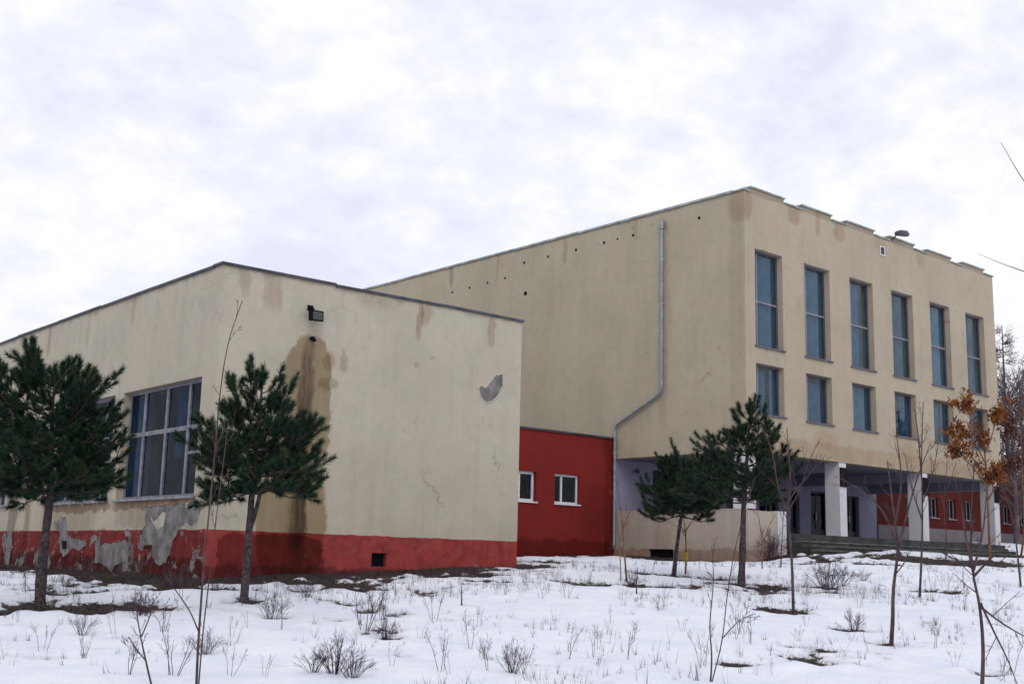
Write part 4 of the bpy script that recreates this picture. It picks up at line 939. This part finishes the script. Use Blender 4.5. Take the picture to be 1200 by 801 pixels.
# --- a bare tree standing right of the view: two of its long twigs reach in
nt_p = np.array(at_dist(1330, 760, 15.0)); nt_p[2] = ground_z(nt_p[0], nt_p[1])
t = thing('bare_tree', 'near leafless tree whose long thin twigs arch against the sky', 'tree', tuple(nt_p))
b = MB(); D = nt_p @ FWD
tp = [at_dist(1330, 760, D) * np.array([1, 1, 0]) + np.array([0, 0, nt_p[2] - .2]), at_dist(1322, 560, D), at_dist(1330, 330, D), at_dist(1322, 120, D), at_dist(1330, -40, D)]
P = smooth_path([x - nt_p for x in tp], 5); rads = np.linspace(.06, .012, len(P)); b.tube(P, rads, 7); rr = np.random.default_rng(8)
obj('trunk', b.mesh('trunk', M['twig'], True), t)
for st in ([(1323, 470), (1290, 330), (1240, 262), (1200, 212), (1173, 167)], [(1326, 430), (1280, 362), (1230, 330), (1200, 318), (1172, 308), (1146, 297)], [(1328, 400), (1370, 300), (1400, 240)], [(1326, 250), (1360, 150), (1380, 90)]):
    b = MB(); pp_ = smooth_path([at_dist(u, v, D + rr.uniform(-.1, .1) + .12 * i) - nt_p for i, (u, v) in enumerate(st)], 5); b.tube(pp_, np.linspace(.016, .0030, len(pp_)), 4, False)
    obj('branch', b.mesh('branch', M['twig'], True), t)

# --- dead weeds: counted clumps one by one, the small fry as stuff
def weed_mesh(kind, seed):
    r = np.random.default_rng(seed); b = MB()
    if kind == 'bush':
        for _ in range(int(r.integers(20, 28))):
            az = r.uniform(0, 6.28); sp_ = r.uniform(.1, 1.0) ; h = r.uniform(.5, 1.0) * (1.1 - .45 * sp_)
            o = np.array([math.cos(az), math.sin(az), 0]) * r.uniform(0, .15); e_ = o + np.array([math.cos(az) * sp_ * .7, math.sin(az) * sp_ * .7, h])
            m_ = (o + e_) / 2 + np.array([0, 0, .08]) + r.normal(size=3) * .04
            pts_ = [o - np.array([0, 0, .1]), m_, e_]; b.tube(pts_, [.009, .007, .004], 3, False); add_twigs(b, [np.array(x) for x in pts_], [.006] * 3, r, 5, .35, 3, .6, .3, 1)
    else:
        for _ in range(int(r.integers(2, 6))):
            az = r.uniform(0, 6.28); ln_ = r.uniform(.05, .42); h = r.uniform(.55, 1.0)
            o = np.array([math.cos(az), math.sin(az), 0]) * r.uniform(0, .12); e_ = o + np.array([math.cos(az) * ln_, math.sin(az) * ln_, h]); m_ = (o + e_) / 2 + r.normal(size=3) * .03
            pts_ = [np.array(x) for x in (o - np.array([0, 0, .1]), m_, e_)]; b.tube(pts_, [.009, .007, .004], 3, False); add_twigs(b, pts_, [.006] * 3, r, int(r.integers(3, 8)), .3, 3, .8, .35, 1)
    return b
BUSH = [weed_mesh('bush', 500 + i).mesh('weed_bush', M['weed_dark']) for i in range(5)]
STALK = [weed_mesh('stalk', 600 + i).mesh('weed_stalks', M['weed']) for i in range(8)]
LAND = [(*hit(u, v)[:2], n) for u, v, n in [(47, 712, 'the dense round pine'), (285, 711, 'the fork-trunked pine'), (868, 690, 'the taller layered pine'), (788, 677, 'the short leaning pine'), (930, 719, 'the straight fork-topped sapling'),
    (1043, 761, 'the kinked crooked sapling'), (1077, 703, 'the second column sapling'), (1150, 815, 'the sapling with trailing shoots'), (735, 685, 'the orange-brown stem pair'), (832, 803, 'the two leaning whip stems'), (230, 810, 'the tall pair of bending whips'), (182, 810, 'the slanting whip'), (1160, 657, 'the orange leaf tree'), (541, 714, 'the broken dead stem'), (444, 672, 'the hall base vent'), (625, 655, 'the red link wall'), (980, 650, 'the terrace steps'), (905, 655, 'the white terrace pier'), (1197, 692, 'the red wing plinth sapling')]]
def put_weed(u, v, hpx, bush, i):
    p = hit(u, v); D = p @ FWD; s = hpx * D / FPX
    o = obj('weed_bush' if bush else 'weed_stalks', (BUSH if bush else STALK)[i % (5 if bush else 8)], None, (p[0], p[1], ground_z(p[0], p[1])), RND.uniform(0, 6.28))
    w = 1.0 if not bush else RND.uniform(.9, 1.25); o.scale = (s * w, s * w, s)
    near = min(LAND, key=lambda l: (l[0] - p[0]) ** 2 + (l[1] - p[1]) ** 2)[2]
    size = 'tiny' if s < .30 else ('knee-high' if s < .62 else 'tall')
    if bush: tag(o, f'{size} bushy clump of dead purplish twigs near {near}', 'weed', 'bushy dead weeds')
    else: tag(o, f'{size} sparse dead weed stalks in snow near {near}', 'weed', 'sparse dead weed stalks')
for i, (u, v, h) in enumerate([(392, 797, 42), (412, 800, 34), (366, 797, 30), (95, 750, 26), (240, 772, 28), (1000, 742, 28), (968, 690, 38), (985, 688, 30), (318, 728, 34), (165, 726, 30), (452, 752, 30), (905, 655, 40), (897, 660, 30), (1012, 684, 14), (600, 797, 36), (75, 690, 16), (205, 693, 18), (255, 697, 18), (360, 706, 20), (740, 688, 18)]):
    put_weed(u, v, h, True, i)
for i, (u, v, h) in enumerate([(50, 768, 38), (98, 780, 30), (135, 748, 32), (330, 742, 40), (300, 712, 26), (345, 700, 22), (428, 742, 66), (440, 722, 44), (508, 735, 40), (515, 795, 46), (528, 798, 30), (552, 765, 46), (560, 740, 26), (572, 795, 44), (612, 798, 40), (592, 702, 20),
        (634, 705, 22), (660, 700, 18), (665, 780, 44), (695, 778, 38), (700, 765, 30), (735, 778, 44), (742, 756, 26), (775, 718, 26), (800, 745, 20), (822, 790, 40), (862, 755, 40), (880, 760, 34), (905, 795, 20), (940, 700, 24), (955, 775, 26), (935, 755, 20), (945, 738, 16), (1008, 716, 24), (1020, 770, 18), (1062, 765, 22), (1096, 765, 40), (1130, 720, 40), (1110, 690, 20), (1095, 672, 22), (1120, 790, 22),
        (1170, 712, 24), (1188, 796, 40), (1176, 800, 32), (1200, 760, 24), (20, 735, 24), (30, 700, 20), (190, 745, 40), (210, 722, 24), (270, 750, 24), (290, 740, 20), (392, 712, 18), (405, 720, 24), (480, 712, 20), (150, 800, 50), (205, 798, 60), (270, 800, 40), (310, 802, 26), (460, 790, 30), (715, 735, 22), (650, 745, 18), (860, 725, 20), (885, 700, 18), (1035, 705, 16), (1140, 690, 18), (1150, 672, 18), (990, 705, 20), (960, 668, 18), (820, 672, 20), (765, 670, 22), (690, 684, 18), (615, 690, 20), (1060, 690, 18)] + [(cu + rr_.gauss(0, 26), min(798, cv + abs(rr_.gauss(0, 5))), rr_.uniform(14, 32)) for rr_ in [random.Random(9)] for cu, cv in ((330, 700), (150, 720), (440, 730), (640, 700), (960, 700), (1110, 690), (560, 775), (870, 745)) for _ in range(5)]):
    put_weed(u, v, h, False, i)
# small sprigs too many to count
r = np.random.default_rng(77); V = []
nn = 9000
uu = r.uniform(-30, 1230, nn); vv = 668 + 140 * r.random(nn) ** 1.5
ff = r.uniform(12, 34, nn); ss = r.uniform(-.46, .46, nn) * ff
X_ = ff * FWD[0] + ss * RGT[0]; Y_ = ff * FWD[1] + ss * RGT[1]
inside = ((X_ > 11.0) & (X_ < 20.1) & (Y_ > 22.6)) | ((X_ > 30.4) & (Y_ > 24.0)) | ((X_ > 19) & (Y_ > 30.2)) | ((X_ > 32) & (Y_ > 22.9))
ba = bare_amount(X_, Y_); dens_ = fbm(X_ * .5, Y_ * .5, 123, 3)
keep = (~inside) & ((dens_ > .56) | (ba > .3)) & (r.random(nn) < np.where(ff > 20, 1.0, .35))
X_, Y_, ba = X_[keep], Y_[keep], ba[keep]; Z_ = ground_base(X_, Y_) + snow_height(ba, X_, Y_)
for x, y, z in zip(X_, Y_, Z_):
    k = int(r.integers(2, 7)); h = r.uniform(.05, .22) if r.random() < .85 else r.uniform(.2, .4)
    for _ in range(k):
        az = r.uniform(0, 6.28); tip = np.array([x + math.cos(az) * h * r.uniform(.1, .7), y + math.sin(az) * h * r.uniform(.1, .7), z + h * r.uniform(.6, 1.1)])
        s_ = np.array([math.cos(az + 1.57), math.sin(az + 1.57), 0]) * .0032
        o_ = np.array([x + r.uniform(-.04, .04), y + r.uniform(-.04, .04), z - .03]); V.append([o_ - s_, o_ + s_, tip])
so = obj('dead_sprigs', tri_mesh('dead_sprigs', np.array(V), M['weed'])); so['kind'] = 'stuff'; so['label'] = 'scattered tiny dead sprigs sticking out of the snow'; so['category'] = 'weeds'
# dead grass in the bare patches
V = []; nn = 90000
ff = r.uniform(12, 40, nn); ss = r.uniform(-.47, .47, nn) * ff
X_ = ff * FWD[0] + ss * RGT[0]; Y_ = ff * FWD[1] + ss * RGT[1]
inside = ((X_ > 11.3) & (X_ < 19.8) & (Y_ > 22.85)) | ((X_ > 30.7) & (Y_ > 24.4)) | ((X_ > 19) & (Y_ > 30.3)) | ((X_ > 32) & (Y_ > 23.1))
ba = bare_amount(X_, Y_); keep = (~inside) & (ba > .58)
X_, Y_, ba = X_[keep][:26000], Y_[keep][:26000], ba[keep][:26000]; Z_ = ground_base(X_, Y_)
m_ = len(X_); az = r.uniform(0, 6.28, m_); h = r.uniform(.02, .09, m_); l = r.uniform(.02, .12, m_)
o_ = np.stack([X_, Y_, Z_ - .01], -1); s_ = np.stack([np.cos(az + 1.57), np.sin(az + 1.57), 0 * az], -1) * .006
tip = o_ + np.stack([np.cos(az) * l, np.sin(az) * l, h + .01], -1)
go2 = obj('dead_grass', tri_mesh('dead_grass', np.stack([o_ - s_, o_ + s_, tip], 1), M['straw'])); go2['kind'] = 'stuff'; go2['label'] = 'flattened dead grass where the snow has melted'; go2['category'] = 'grass'
